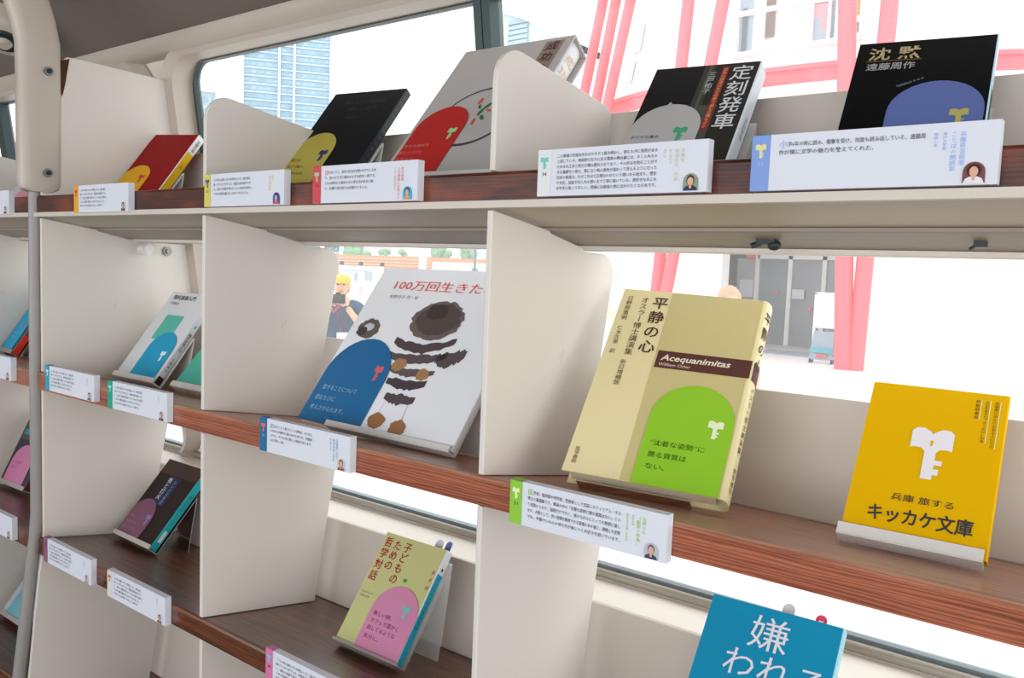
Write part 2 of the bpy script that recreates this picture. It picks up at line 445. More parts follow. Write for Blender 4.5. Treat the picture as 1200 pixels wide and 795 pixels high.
for (px, py, s, lab) in ((905, 280, 1.0, 'small black window latch under the cream rail, above the thick beige book'), (1153, 281, .5, 'tiny dark knob under the cream rail near the right edge of the photo')):
    p = at(px, py, .13); m = MB()
    m.box((-.008 * s, -.004, -.0015), (.008 * s, .004, .004), M_BLACK); m.tube([(-.005 * s, 0, 0), (-.012 * s, -.004, -.003)], .0025 * s, M_BLACK, 8)
    if s == 1: m.ball((.007, -.001, -.002), (.006, .004, .0045), M_BLACK)
    o = m.build('window_latch', smooth=True); o.location = (p.x, .118, .2165 if s == 1 else .2165); tag(o, lab, 'latch')

# dividers
def divider(x, pts, label, t=.006, mat=None, group='cream divider panels of the bookcase'):
    m = MB(); m.prism([(0, y, z) for y, z in pts], (t, 0, 0), mat or M_CREAM)
    o = m.build('divider_panel', bevel=.0012); o.location = (x, 0, 0)
    tag(o, label, 'divider panel', group)
    return o


def sl(z, y): return z - y * math.tan(TH)


def arcpts(cx, cz, r, a0, a1, n=6): return [(cx + r * math.cos(math.radians(a0 + (a1 - a0) * i / n)), cz + r * math.sin(math.radians(a0 + (a1 - a0) * i / n))) for i in range(n + 1)]


e = .0006
upper = [(.001, H1 + e)] + [(.19, sl(H1 + e, .19))] + [(.19, .352)] + [(.18, .3585)] + arcpts(.031, .351, .030, 80, 180)
mid = [(0.0005, e), (.166, sl(e, .166)), (.189, .081), (.209, .183), (.207, .194), (.200, .2035), (.193, .2065), (.150, .2082), (.149, .2115), (.09, .2235), (.0895, .2255), (.003, .2385), (.0005, .2385)]
low = [(0.0005, H3 + e), (.178, sl(H3 + e, .178)), (.196, -.185), (.2115, -.105), (.2115, -.0665), (.0005, -.0280)]
low2 = [(0.0005, H4 + e), (.178, sl(H4 + e, .178)), (.196, -.185 + H4 - H3), (.205, H3 - .0272 - .039), (.0005, H3 - .0280)]
mid = [(y, z if z < .2 else z - .0012) for y, z in mid]
near = {0: 'between the black book with yellow band and the red book', 1: ''}
divider(0, upper, 'rounded cream divider on top shelf between the red book and the black book')
divider(W, upper, 'rounded cream divider on top shelf in front of the white slipcased book')
divider(0, mid, 'cream divider panel on middle shelf left of the blue-banded picture book')
divider(W, mid, 'cream divider panel on middle shelf left of the thick beige book')
divider(0, low, 'cream divider panel on lower shelf left of the green and pink paperback')
divider(W, low, 'cream divider panel under the lime green caption card')
divider(0, low2, 'cream divider panel below the lower shelf, left of the pink caption card')
divider(W, low2, 'cream divider panel below the lower shelf at the bottom of the photo')
d0u = [(.004, H1 + e), (.192, sl(H1 + e, .192)), (.235, .36), (.226, .40), (.211, .470), (.206, .480), (.196, .483), (.06, .487), (.042, .486), (.036, .478), (.030, .46), (.022, .44), (.004, .44)]
d0m = [(.003, e), (.20, sl(e, .20)), (.2345, sl(.03, .2)), (.262, .16), (.247, .2078), (.150, .2094), (.149, .2105), (.09, .2223), (.0895, .2243), (.003, .2373)]
d0l = [(.003, H3 + e), (.178, sl(H3 + e, .178)), (.196, -.185), (.2115, -.105), (.2115, -.0665), (.003, -.0284)]
d0b = [(-.0195, H4 + .0045), (.178, sl(H4 + e, .178)), (.1955, -.185 + H4 - H3), (.206, H3 - .0272 - .039), (.0005, H3 - .0284), (-.004, -.32), (-.0115, -.39), (-.0175, -.455), (-.0225, -.50)]
divider(-W, d0u, 'tall cream panel on top shelf left of the red book, stained brown at its corner')
divider(-W, d0m, 'cream panel on middle shelf left of the white book with blue arch')
divider(-W, d0l, 'cream panel on lower shelf left of the dark book with turquoise spine')
divider(-W, d0b, 'cream panel beneath the lower shelf beside the foot of the grey post')
divider(-2 * W, upper, 'rounded cream divider on top shelf at the far left edge')
divider(-2 * W, mid, 'cream divider panel on middle shelf behind the far left blue book')
divider(-2 * W, low, 'cream divider panel on lower shelf behind the far left pink-banded book')
divider(-2 * W, low2, 'cream divider panel at the lower left behind the pale blue book')
# brown stain patch + bolts on the tall panel
m = MB(); m.prism([(0, .030, .478), (0, .046, .484), (0, .042, .462), (0, .040, .448), (0, .036, .430), (0, .034, .425), (0, .031, .44)], (.0008, 0, 0), pm('rust_stain', '#4a2c20', .8, .2, .4, 60))
o = m.build('rust_stain_patch'); o.location = (-W + .006, 0, 0); tag(o, 'dark brown rust patch at upper corner of tall cream panel', 'stain')
m = MB(); m.tube([(0, 0, 0), (.004, 0, 0)], .0085, M_STEEL, 6); m.tube([(.004, 0, 0), (.007, 0, 0)], .004, M_STEEL, 10); o = m.build('hex_nut'); o.location = (-W + .0062, .207, .195); tag(o, 'small steel nut on cream panel under the topmost shelf', 'nut')
m = MB(); m.tube([(0, 0, 0), (.021, -.001, 0)], .0095, M_WHITE, 16); m.tube([(.021, -.001, 0), (.023, -.001, 0)], .0075, M_WHITE, 16); o = m.build('rubber_stopper', smooth=True); o.location = (-W + .0062, .1635, .1965); tag(o, 'white round stopper under the topmost shelf on cream panel', 'stopper')

# post with its bracket
root = empty('grab_post', Vector((-W - .010, 0, -1.2)))
tag(root, 'grey painted tubular post with flat bolted upper bracket at left', 'post')
inv = root.matrix_world.inverted()
m = MB(inv); m.tube([(-W - .010, y, z) for y, z in ((.001, .29), (0, .05), (0, -.17), (0, -.224), (-.003, -.263), (-.009, -.311), (-.017, -.383), (-.026, -.456), (-.032, -.51), (-.05, -.65), (-.06, -.8), (-.06, -1.199))], .0095, M_POST, 14)
m.build('pole', root, smooth=True)
m = MB(inv)
cen = [(.004, .277, .018), (.004, .281, .026), (.0045, .289, .0292), (.0045, .30, .0295), (.005, .45, .030), (.004, .50, .030), (-.002, .53, .030), (-.012, .562, .030), (-.03, .60, .030), (-.07, .66, .03), (-.10, .70, .03)]
nn = 20; vs = []; fs = []
for i, (y, z, hw) in enumerate(cen):
    j = min(i + 1, len(cen) - 1); k = max(i - 1, 0)
    if i < 4: ty, tz = 0, 1
    else:
        ty, tz = cen[j][0] - cen[k][0], cen[j][1] - cen[k][1]; l = math.hypot(ty, tz); ty /= l; tz /= l
    ny, nz = tz, -ty
    for q in range(nn):
        a = 2 * math.pi * q / nn; ca, sa = math.cos(a), math.sin(a)
        ex = math.copysign(abs(ca) ** .45, ca); ey = math.copysign(abs(sa) ** .45, sa)
        vs.append((-W - .005 + .0155 * ex, y + ny * hw * ey, z + nz * hw * ey))
for i in range(len(cen) - 1):
    for q in range(nn): fs.append((i * nn + q, i * nn + (q + 1) % nn, (i + 1) * nn + (q + 1) % nn, (i + 1) * nn + q))
fs += [tuple(range(nn))[::-1], tuple(range((len(cen) - 1) * nn, len(cen) * nn))]
m.add(vs, fs, M_METALCREAM); br = m.build('bracket', root, smooth=True)
for (y, z) in ((.0125, .458), (.0105, .306)):
    m = MB(inv); m.tube([(-W + .0100, y, z), (-W + .0145, y, z)], .0068, M_STEEL, 14); m.tube([(-W + .0145, y, z), (-W + .017, y, z)], .0036, M_BLACK, 12); m.build('bolt', br)
# ceiling air nozzle at the upper left
p = CAM + (at(7, 44, 1.0) - CAM) * ((-.70 - CAM.x) / (at(7, 44, 1.0).x - CAM.x))
root = empty('air_vent', p); tag(root, 'round cream air vent under the ceiling at upper left corner', 'vent')
ax = Vector((.35, -.35, -.87)).normalized()
m = MB(); m.tube([ax * -.03, ax * -.004, ax * .004, ax * .008], [.050, .048, .041, .036], M_METALCREAM, 24, caps=True); m.build('housing', root, smooth=True)
m = MB(); m.tube([ax * .0082, ax * .012], [.027, .023], M_BLACK, 20); nz = m.build('nozzle_ring', root, smooth=True)
m = MB(); m.tube([ax * .0125, ax * .020], [.013, .009], M_METALCREAM, 16); m.build('nozzle', nz, smooth=True)

# ------------------------------------------------------------------ books
def book_M(z, x, d, yaw, lean, lift):
    O = Vector((0, 0, z)) + XV * x + DV * d + NV * lift
    e1 = XV * math.cos(yaw) + DV * math.sin(yaw); b = -XV * math.sin(yaw) + DV * math.cos(yaw)
    u = NV * math.cos(lean) + b * math.sin(lean); n = e1.cross(u)
    return Matrix(((e1.x, u.x, n.x, O.x), (e1.y, u.y, n.y, O.y), (e1.z, u.z, n.z, O.z), (0, 0, 0, 1)))


class Book:
    """local axes: x along the cover, y up the cover, z out of the cover; prints are given in millimetres"""
    def __init__(s, z, pose, t, old, label, name='book', cover='#ffffff', spine=None, rnd=.0015, rough=.35, board=.0008, over=.0, pages=True, group='books shown face out on the shelves'):
        x, d, yaw, lean, s.w, s.h, s.lift = pose
        s.M = book_M(z, x, d, yaw, lean, s.lift); s.t = t
        s.kx = s.w / old[0]; s.ky = s.h / old[1]
        s.root = empty(name, s.M); tag(s.root, label, 'book', group)
        s.cm = pm('cover ' + label, cover, rough + .08, .12, .02, 15, coat=.0); s.sm = pm('spine ' + label, spine, rough + .05, .35, .02, 15, coat=.0) if spine else s.cm
        s.cv = MB(); w, h = s.w, s.h; r = rnd; n = 5
        outer = [(0, 0)] + [(w - r + r * math.sin(a), -r + r * math.cos(a)) for a in [math.pi / 2 * i / n for i in range(n + 1)]]
        if rnd > .004:   # rounded spine
            outer = [(0, 0), (w - .007, 0), (w - .005, -.0006)]
            for i in range(9):
                a = math.pi * (i / 8) - math.pi / 2
                outer.append((w - .001 + rnd * .45 * math.cos(a), -t / 2 - (t / 2) * math.sin(a) * .97))
            outer += [(w - .005, -t + .0006), (w - .007, -t), (0, -t)]
        else:
            outer += [(w - r + r * math.cos(a), -t + r - r * math.sin(a)) for a in [math.pi / 2 * i / n for i in range(n + 1)]] + [(0, -t)]
        bt = board
        k = len(outer)
        inner = []
        for i, (px, pz) in enumerate(outer):
            cz = -t / 2
            nx = px - bt if px > w - .012 else px
            nz_ = pz - bt if pz > cz else pz + bt
            if abs(pz - cz) < t * .25: nz_ = pz
            inner.append((nx, nz_))
        vs = [(a, 0, b) for a, b in outer] + [(a, h, b) for a, b in outer] + [(a, 0, b) for a, b in inner] + [(a, h, b) for a, b in inner]
        fo = [(i, i + 1, k + i + 1, k + i) for i in range(k - 1)]
        n_front = 1
        s.cv.add(vs, [fo[0]] + [(2 * k + i, 3 * k + i, 3 * k + i + 1, 2 * k + i + 1) for i in range(k - 1)] + [(i, 2 * k + i, 2 * k + i + 1, i + 1) for i in range(k - 1)] + [(k + i, k + i + 1, 3 * k + i + 1, 3 * k + i) for i in range(k - 1)] + [(0, k, 3 * k, 2 * k), (k - 1, 3 * k - 1, 4 * k - 1, 2 * k - 1)] + [fo[-1]], s.cm)
        s.cv.add(vs, fo[1:-1], s.sm)
        if pages:
            pg = MB(); ins = .0045 if over else .0006
            pg.box((ins, ins, -t + bt + .0002), (w - bt - .0012 - (rnd * .2 if rnd > .004 else 0), h - ins, -bt - .0002), M_PAGES)
            pg.build('page_block', s.root)

    def P(s, pts): return [(x * s.kx, y * s.ky) for x, y in pts]

    def quad(s, x0, y0, x1, y1, colour, z=.0003, mb=None):
        mb = mb or s.cv
        mb.flat(s.P([(x0, y0), (x1, y0), (x1, y1), (x0, y1)]), z, colour if not isinstance(colour, str) else pm('print ' + colour, colour, .5, .25, .01, 20))

    def shape(s, pts, colour, z=.0003, mb=None):
        (mb or s.cv).flat(s.P(pts), z, pm('print ' + colour, colour, .5, .25, .01, 20))

    def ht(s, txt, x, y, size, colour, width=None, z=.0006, mb=None, bold=0, shear=0):
        htext(mb or s.cv, txt, x * s.kx, y * s.ky, size * s.ky, pm('print ' + colour, colour, .5, .25, .01, 20), z, width * s.kx if width else None, bold, shear)

    def vt(s, txt, x, y, size, colour, height=None, z=.0006, mb=None, bold=0):
        vtext(mb or s.cv, txt, x * s.kx, y * s.ky, size * s.kx, pm('print ' + colour, colour, .5, .25, .01, 20), z, height * s.ky if height else None, bold)

    def spine_quad(s, y0, y1, colour, f0=0, f1=1):
        """printed patch lying on the spine (x = w face)"""
        y0, y1 = y0 * s.ky, y1 * s.ky; x = s.w + .0003
        a, b = -s.t * f0 - .0008, -s.t * f1 + .0008
        s.cv.poly([(x, y0, a), (x, y0, b), (x, y1, b), (x, y1, a)], pm('print ' + colour, colour, .5, .25, .01, 20))

    def spine_text(s, txt, ytop, size, colour, height=None):
        size = size / 1000; pitch = size if not height else height * s.ky / len(txt)
        for i, ch in enumerate(txt):
            if ch == ' ': continue
            vs, fs = glyph(ch); yt = ytop * s.ky - i * pitch
            s.cv.add([(s.w + .0006, yt - size * .88 + v[1] * size, -s.t / 2 - (v[0] - .5) * size) for v in vs], fs, pm('print ' + colour, colour, .5, .25, .01, 20))

    def band(s, x0, x1, top, colour, keyc=None, kx=0, kt=0, kw=12, kh=15, lines=(), ry=None, extra=None):
        """the arch-shaped paper band standing on the cover's lower edge, with key emblem and short text"""
        b = MB(); c = pm('band ' + colour, colour, .6, .3, .02, 25)
        pts = s.P(arch(x0, x1, top, -.6, 16, ry)); pts = [(max(0, min(s.w, a)), q) for a, q in pts]
        b.prism([(a, q, .0006) for a, q in pts], (0, 0, .0004), c)
        if extra: b.prism([(a, q, .0007) for a, q in s.P(extra)], (0, 0, .0003), c)
        if keyc: key(b, kx * s.kx, kt * s.ky, kw * s.kx, kh * s.ky, .0013, pm('print ' + keyc, keyc, .6, .3))
        for txt, x, y, size, width, col in lines: s.ht(txt, x, y, size, col, width, .0013, b)
        b.build('paper_band', s.root)

    def done(s): return s.cv.build('cover', s.root)


def stand(bk, label, mat, lip=.010, frac=.62, ext=0.0, x0=0.0, x1=1.0):
    """bent sheet display stand that the book leans on"""
    root = empty('book_stand', bk.M); tag(root, label, 'book stand', 'bent sheet stands under the books')
    t = bk.t; h = bk.h * frac; th = .0015
    Mi = bk.M.inverted()
    def loc(p): q = Mi @ p; return q
    # foot: from the top of the back plate straight down on to the shelf
    top = bk.M @ Vector((0, h, -t - .0025)); zsh = None
    O = bk.M.translation; base = O - NV * bk.lift
    foot = top - NV * ((top - base).dot(NV) - .0008); foot += DV * min(.006, .193 - (foot - Vector((0, 0, 0))).dot(DV)) if False else DV * 0
    f = loc(foot)
    a0, a1 = -.002 + x0 * bk.w, x1 * bk.w + .002 + ext
    def sheet(name, line):
        m = MB(); P = [(0, y, z) for y, z in line]
        for (y0, z0), (y1, z1) in zip(line, line[1:]):
            dy, dz = y1 - y0, z1 - z0; l = math.hypot(dy, dz); ny, nz = -dz / l * th / 2, dy / l * th / 2
            m.prism([(a0, y0 + ny, z0 + nz), (a0, y1 + ny, z1 + nz), (a0, y1 - ny, z1 - nz), (a0, y0 - ny, z0 - nz)], (a1 - a0, 0, 0), mat)
        return m.build(name, root)
    if lip: sheet('front_lip', [(lip, .0028), (-.0018, .0028)])
    sheet('ledge', [(-.0018, .0028 if lip else -t * .45), (-.0018, -t - .0025)])
    sheet('back_plate', [(-.0018, -t - .0025), (h, -t - .0025)])
    sheet('rear_leg', [(h, -t - .0025), (f.y, f.z)])
    return root


# --- top shelf
b = Book(H1, (-.4263, .0893, .209, .509, .1015, .1574, .0110), .0145, (101, 160), 'red paperback with yellow arch band on the top shelf beside the tall cream panel', cover='#8e0308', spine='#e2e0de')
b.spine_quad(0, 122, '#e8b80c'); b.spine_text('文庫の本', 152, 7, '#40404a', 26)
b.spine_text('一冊', 100, 5, '#6a5a20', 14)
b.band(0, 58, 86, '#dca416', '#d2421c', 44, 63, 13, 16); b.done(); stand(b, 'pale stand under the red paperback', M_WHITE, .008, .55)

b = Book(H1, (.0050, .0836, .099, .510, .1265, .1948, .0100), .012, (126, 197), 'black book with dull yellow arch band on the top shelf, left of the slipcase', cover='#15171b', spine='#23292f')
b.ht('ほんとうの物語集', 32, 172, 9, '#33353a', 70); b.ht('新しい世界', 46, 158, 8, '#303237', 50); b.ht('旅する人', 52, 143, 4.5, '#3a3c42', 18)
b.spine_text('ほんとうの物語集新しい世界', 175, 7, '#59636b', 135)
b.band(0, 68, 116, '#b9ab4c', '#2c3a6b', 55, 81, 14, 19, [('新たな', 6, 62, 6, 17, '#2a2a20'), ('本とであい、', 7, 50, 6, 30, '#2a2a20'), ('心が変わる日。', 8, 38, 6, 36, '#2a2a20')]); b.done()
stand(b, 'white stand under the black book with yellow band', M_WHITE, .008, .55)

b = Book(H1, (.2190, .0763, .018, .527, .1611, .2268, .0200), .033, (159, 234), 'large white slipcased book with red arch band and ink ring, behind the rounded divider', cover='#b5b0ac', spine='#cfcac6', pages=False, rough=.6)
b.cv = MB()
t = b.t; w_, h_ = b.w, b.h
for A, B in (((0, 0, -.0022), (w_, h_, 0)), ((0, 0, -t), (w_, h_, -t + .0022)), ((0, 0, -t + .0022), (.0022, h_, -.0022)), ((.0022, 0, -t + .0022), (w_, .0022, -.0022)), ((.0022, h_ - .0022, -t + .0022), (w_, h_, -.0022))):
    b.cv.box(A, B, b.cm)
for i in range(40):     # ink ring
    a, c = 2 * math.pi * i / 40, 2 * math.pi * (i + 1) / 40
    r0 = 3.2 + 1.0 * math.sin(a * 1.5 + 1)
    q = lambda ang, k: (86 + (52 + k) * math.cos(ang), 102 + (48 + k) * math.sin(ang))
    b.shape([q(a, -1.5), q(a, r0 - 1.5), q(c, r0 - 1.5), q(c, -1.5)][::-1], '#4a4547', .0004)
for (x, y, wx, wy, ang, col) in ((80, 128, 5, 12, -10, '#d0572c'), (95, 118, 5, 14, -35, '#2f6a44'), (106, 126, 5, 13, -40, '#cf5a2c'), (112, 118, 4, 9, 30, '#c9562c'), (90, 108, 5, 13, -10, '#2f6a44'), (97, 98, 5, 11, 40, '#356b49'), (88, 92, 4, 12, 0, '#cf4f30'), (84, 118, 4, 9, 25, '#2f6a44'), (78, 88, 4, 10, 20, '#2f6a44'), (100, 110, 4, 9, 60, '#d0572c')):
    ca, sa = math.cos(math.radians(ang)), math.sin(math.radians(ang))
    b.shape([(x + (wx * .5 * math.cos(k * math.pi / 4)) * ca - (wy * .5 * math.sin(k * math.pi / 4)) * sa, y + (wx * .5 * math.cos(k * math.pi / 4)) * sa + (wy * .5 * math.sin(k * math.pi / 4)) * ca) for k in range(8)], col, .0005)
b.quad(123, 150, 148, 228, '#8b7a70', .0003)
b.vt('成功の', 135.5, 227, 17, '#4a2c20', 60, bold=.02)
b.band(6, 80, 123, '#b8241f', '#9fd08a', 67, 82, 12, 18, [('生きる意味を', 8, 54, 5.5, 38, '#d98a80'), ('考えつづけた', 6, 43, 5.5, 36, '#d98a80'), ('あなたへ。', 8, 32, 5.5, 30, '#d98a80')])
bv = MB(); rs = []
for i in range(9):
    a = math.pi * i / 8 - math.pi / 2
    rs.append((w_ - .010 + .006 * math.cos(a), -t / 2 + (t / 2 - .0026) * math.sin(a)))
bv.prism([(.004, .0026, -.0026), (.004, .0026, -t + .0026)] + [(x, .0026, z) for x, z in rs], (0, h_ - .0052, 0), pm('inner book cloth', '#dcdbe0', .6, .3, .03, 60))
for i, ch in enumerate('成功の教え'):
    vs, fs = glyph(ch); yt = h_ - .018 - i * .021
    bv.add([(w_ - .0034, yt - .014 + v[1] * .016, -t / 2 - (v[0] - .5) * .016) for v in vs], fs, pm('gilt lettering', '#d8b98a', .4, .5))
bv.build('inner_volume', b.root, smooth=True)
so = b.cv.build('slipcase', b.root)
stand(b, 'pale stand under the large slipcased book', M_WHITE, .008, .5)

b = Book(H1, (.5119, .0912, .098, .500, .1052, .1549, .0135), .0185, (104, 159), 'dark railway paperback with grey arch band and tall white vertical title, top shelf', cover='#2e2e2a', spine='#cfd6de')
b.quad(0, 0, 50, 158.6, '#141416', .0002); b.quad(50, 0, 61, 158.6, '#3a3b33', .0002); b.quad(55, 60, 58, 158.6, '#54584a', .00035)
b.vt('定刻発車', 88.5, 155, 21.5, '#d5d5d8', 90, bold=.008)
b.shape([(68.5, 66), (75, 66), (75, 154), (68.5, 154)], '#93241c', .0004); b.vt('日本の鉄道はなぜ世界で最も正確なのか', 71.7, 152, 4.6, '#e0b487', 84)
b.vt('三戸祐子', 60.5, 148, 8, '#c9c9c9', 32)
b.quad(56, 30, 76, 100, '#4a4c42', .00033)
b.spine_text('定刻発車', 90, 7, '#6f7a86', 30)
b.band(0, 68, 103, '#b3b2b0', '#43a277', 51, 69, 13, 17, [('ダイヤの裏の', 4, 56, 5, 28, '#2b2b2b')], extra=[(27, 101), (33, 102.4), (30, 106.5)]); b.done()
stand(b, 'clear stand holding the dark railway paperback on the top shelf', M_ACRYL, .008, .6, ext=.004)

b = Book(H1, (.7089, .0915, .124, .499, .1042, .1553, .0120), .013, (104, 158), 'black paperback with slate blue arch band and gold title on the top shelf at right', cover='#060708', spine='#b9d2e0')
b.spine_quad(0, 95, '#1d5a46')
b.ht('沈 黙', 9, 136, 17, '#b9a67c', 40, bold=.015); b.quad(8.5, 133, 50.5, 134, '#6f5a2c'); b.ht('遠藤周作', 9.5, 122.5, 9.5, '#a9a9a9', 37, bold=.01)
for i in range(7):
    b.shape([(38 + 3 * i * .9 + 1.6 * math.cos(k * 1.05) * (1.5 if i < 3 else .8), 101 + 1.3 * i + 1.2 * math.sin(k * 1.05)) for k in range(6)], '#55606a', .0004 + i * .00002)
b.band(33, 101, 104, '#5a6ba5', '#b5ab5e', 84.5, 69, 13, 17); b.done()
stand(b, 'clear stand under the black paperback with slate blue band', M_ACRYL, .008, .55)

# --- middle shelf
HEISEI = (.5084, .0405, .241, .575, .1421, .2196, .0160)
b = Book(0, (.1033, .0670, -.016, .468, .2546, .2312, .0080), .0075, (256, 237), 'wide white picture book with blue arch band and a dark striped watercolour picture', cover='#eceef2', spine='#dcdce0', rough=.3)
BT = '#e0483c'
b.ht('100万回生きたねこ', 32, 203, 17, BT, 200, z=.0008)
b.ht('佐野洋子 作・絵', 38, 188.5, 6, '#86868c', 52)
# plain abstract watercolour: brush bands and blots (a generic stand-in for the cover picture)
def blot(x, y, rx, ry, col, z, seed, n=26, rag=.12):
    rnd = random.Random(seed)
    b.shape([(x + rx * (1 + rnd.uniform(-rag, rag)) * math.cos(2 * math.pi * k / n), y + ry * (1 + rnd.uniform(-rag, rag)) * math.sin(2 * math.pi * k / n)) for k in range(n)], col, z)
def brush(x0, y0, x1, y1, bow, th, col, z, seed):
    rnd = random.Random(seed); n = 16; up = []; dn = []
    for k in range(n + 1):
        f = k / n; x = x0 + (x1 - x0) * f; y = y0 + (y1 - y0) * f - bow * 4 * f * (1 - f)
        e_ = th * (.55 + .45 * math.sin(math.pi * min(1, max(0, f * 1.0)))) * .5
        up.append((x, y + e_ * (1 + rnd.uniform(-.25, .25)))); dn.append((x, y - e_ * (1 + rnd.uniform(-.25, .25))))
    b.shape(dn + up[::-1], col, z)
blot(140, 160, 41, 29, '#6d625e', .0004, 1, 40, .07); blot(141, 162, 34, 23, '#574b48', .0005, 2, 36, .08); blot(134, 172, 18, 12, '#463b39', .0006, 9);
blot(33, 139, 19, 15, '#6a5c56', .0004, 3, 30, .1); blot(33, 141, 9, 6, '#c9c9d0', .0005, 4); blot(24, 134, 9, 7, '#4a403d', .00055, 14)
brush(90, 127, 186, 134, 12, 14, '#54484a', .0004, 5); brush(91, 106, 184, 112, 6, 13, '#5d5156', .0004, 6)
brush(100, 88, 178, 88, 4, 11, '#64575c', .0004, 7); brush(112, 71, 174, 73, 4, 14, '#4a4046', .0004, 8); brush(122, 50, 170, 50, 2, 14, '#564b4e', .0004, 11)
brush(170, 108, 210, 118, 4, 22, '#5a4f50', .0004, 12); blot(118, 93, 11, 9, '#a87f55', .0006, 15); blot(162, 84, 10, 8, '#a87f55', .0006, 16)
blot(129, 17, 13, 10, '#9d7149', .0006, 17); blot(166, 12, 13, 11, '#9d7149', .0006, 18); brush(128, 45, 126, 22, 3, 6, '#8c8488', .0004, 19); brush(164, 44, 168, 18, 3, 6, '#8c8488', .0004, 20)
b.band(0, 110, 124, '#1f679b', '#d8646a', 91.5, 86, 13, 20, [('愛することについて', 13, 45, 7.5, 62, '#9cc2dc'), ('読むたびに', 10, 30, 7.5, 36, '#9cc2dc'), ('考えさせられます。', 10, 16, 7.5, 62, '#9cc2dc')]); b.done()
stand(b, 'white stand with small front lip under the wide picture book', M_WHITE, .0045, .55, x0=.22, x1=.985)

b = Book(0, HEISEI, .0245, (158, 236), 'thick beige book with lime green arch band and brown title strip', cover='#e2d6a6', spine='#e0d6a4', rnd=.015, rough=.22, board=.002, over=1)
b.shape([(60, .5), (155, .5), (155, 235.5), (56, 235.5)], '#c6b983', .0002)
BR = '#4a2b22'
b.quad(60, 134, 158.5, 156, '#58342f', .0004)
b.ht('Acequanimitas', 65, 144, 10.5, '#e6dcc6', 72, shear=.25, bold=.02); b.ht('William Osler', 64, 137, 5, '#d9cbb4', 34, bold=.01)
b.vt('平静の心', 46, 228, 18.5, BR, 80, bold=.012); b.vt('オスラー博士講演集', 28, 226, 9.5, BR, 81); b.vt('新訂増補版', 26, 139, 7, BR, 33)
b.vt('日野原重明', 10.5, 226, 7, BR, 35); b.vt('仁木久恵 訳', 10, 183, 6.5, BR, 38); b.vt('医学書院', 9.5, 28, 5.5, BR, 19)
def spx(z):     # outer surface of the rounded spine
    q = max(-1, min(1, (z + b.t / 2) / (b.t / 2 * .97))); return b.w - .001 + .015 * .45 * math.sqrt(max(0, 1 - q * q)) + .0004
zs = [-.0016 - (b.t - .0032) * i / 10 for i in range(11)]
for za, zb in zip(zs, zs[1:]):
    b.cv.poly([(spx(za), 134 * b.ky, za), (spx(zb), 134 * b.ky, zb), (spx(zb), 156 * b.ky, zb), (spx(za), 156 * b.ky, za)], pm('print #58342f', '#58342f', .5, .25, .01, 20))
def spine_col(txt, top, pitch, sz, wz, bold=0):
    for i, ch in enumerate(txt):
        vs, fs = glyph(ch, bold); yt = (top - i * pitch) * b.ky; pts = []
        for v in vs:
            z = -b.t * .24 - (v[0] - .5) * wz; pts.append((spx(z) + .0003, yt - sz * .88 + v[1] * sz, z))
        b.cv.add(pts, fs, pm('print ' + BR, BR, .5, .25, .01, 20))
spine_col('平静の心', 224, 20, .0155, .0095, .01); spine_col('オスラー博士講演集', 128, 8.6, .0068, .005); spine_col('医学書院', 36, 7, .0055, .0045)
b.band(71, 155, 117, '#8cc32a', '#e3eec8', 138, 78, 15, 19, [('“沈着な姿勢”に', 79, 43, 7, 54, '#2f4a12'), ('勝る資質は', 80, 30, 7, 38, '#2f4a12'), ('ない。', 80, 17, 7, 20, '#2f4a12')])
cv = b.done()
stand(b, 'clear low stand under the thick beige book', M_ACRYL, 0, .4, x0=.1, x1=.8)

# yellow leaflets: a bundle of sheets on a white stand
b = Book(0, (.7400, .0854, .075, .522, .0999, .1410, .0090), .009, (103, 145), 'bundle of bright yellow leaflets with a white key emblem on the middle shelf', name='leaflet_bundle', cover='#e3b100', rough=.4, pages=True, group='leaflets')
b.root['category'] = 'leaflets'
key(b.cv, 53 * b.kx, 102.5 * b.ky, .0300, .0430, .0005, pm('print white', '#e8e6ea', .5, .3), pm('print yellow', '#e3b100', .4, .3))
b.ht('兵庫 旅する', 31, 36, 7, '#3a3a34', 45, bold=.005); b.ht('キッカケ文庫', 16, 17, 15, '#3a3a40', 75, bold=.02)
for i, (sx, s_, h_) in enumerate(((94.5, '兵庫県にゆかりのある人たちの', 44), (87.5, '人生を変えた「きっかけ」の本', 40), (81, '移動図書館', 19))):
    b.vt(s_, sx, 138, 3.3, '#3d3620', h_); b.quad(sx + 2.2, 138 - h_, sx + 2.7, 138.5, '#f3e6b0', .0004)
b.done()
stand(b, 'white stand with front lip holding the yellow leaflets', M_WHITE, .007, .6, x1=.955)

b = Book(0, (-.4002, .0956, .046, .488, .1103, .1686, .0100), .012, (111, 176), 'white paperback with turquoise square and blue arch band on middle shelf at left', cover='#d5d7da', spine='#d9dade')
b.quad(28, 78, 76, 128, '#55b5a4', .0003); b.ht('現代思想入門', 12, 161, 10, '#3c3c42', 62, bold=.015); b.ht('千葉雅也', 12, 150, 6, '#4a4a4e', 27)
b.spine_quad(0, 14, '#2b2b2b'); b.spine_text('現代思想入門', 100, 6.5, '#333338', 38); b.spine_text('千葉雅也', 50, 5, '#444448', 28); b.spine_quad(110, 116, '#3bbfc0', .3, .7)
b.band(37, 105, 94, '#1598c0', '#dfe7ea', 88, 56, 12, 18); b.done()
stand(b, 'white stand under the white paperback with turquoise square', M_WHITE, .006, .55)
b = Book(0, (-.2464, .1059, .004, .564, .1060, .1500, .0110), .010, (106, 150), 'sea green book half hidden by the divider, right of the white paperback', cover='#4fb09a', spine='#4fb09a')
b.done(); stand(b, 'white stand with a bright lip under the sea green book', M_WHITE, .007, .5)
b = Book(0, (-.8822, .1104, -.134, .402, .0864, .1500, .0090), .012, (86, 150), 'bright blue book on middle shelf behind the post at far left', cover='#3b4f66', spine='#d0361f')
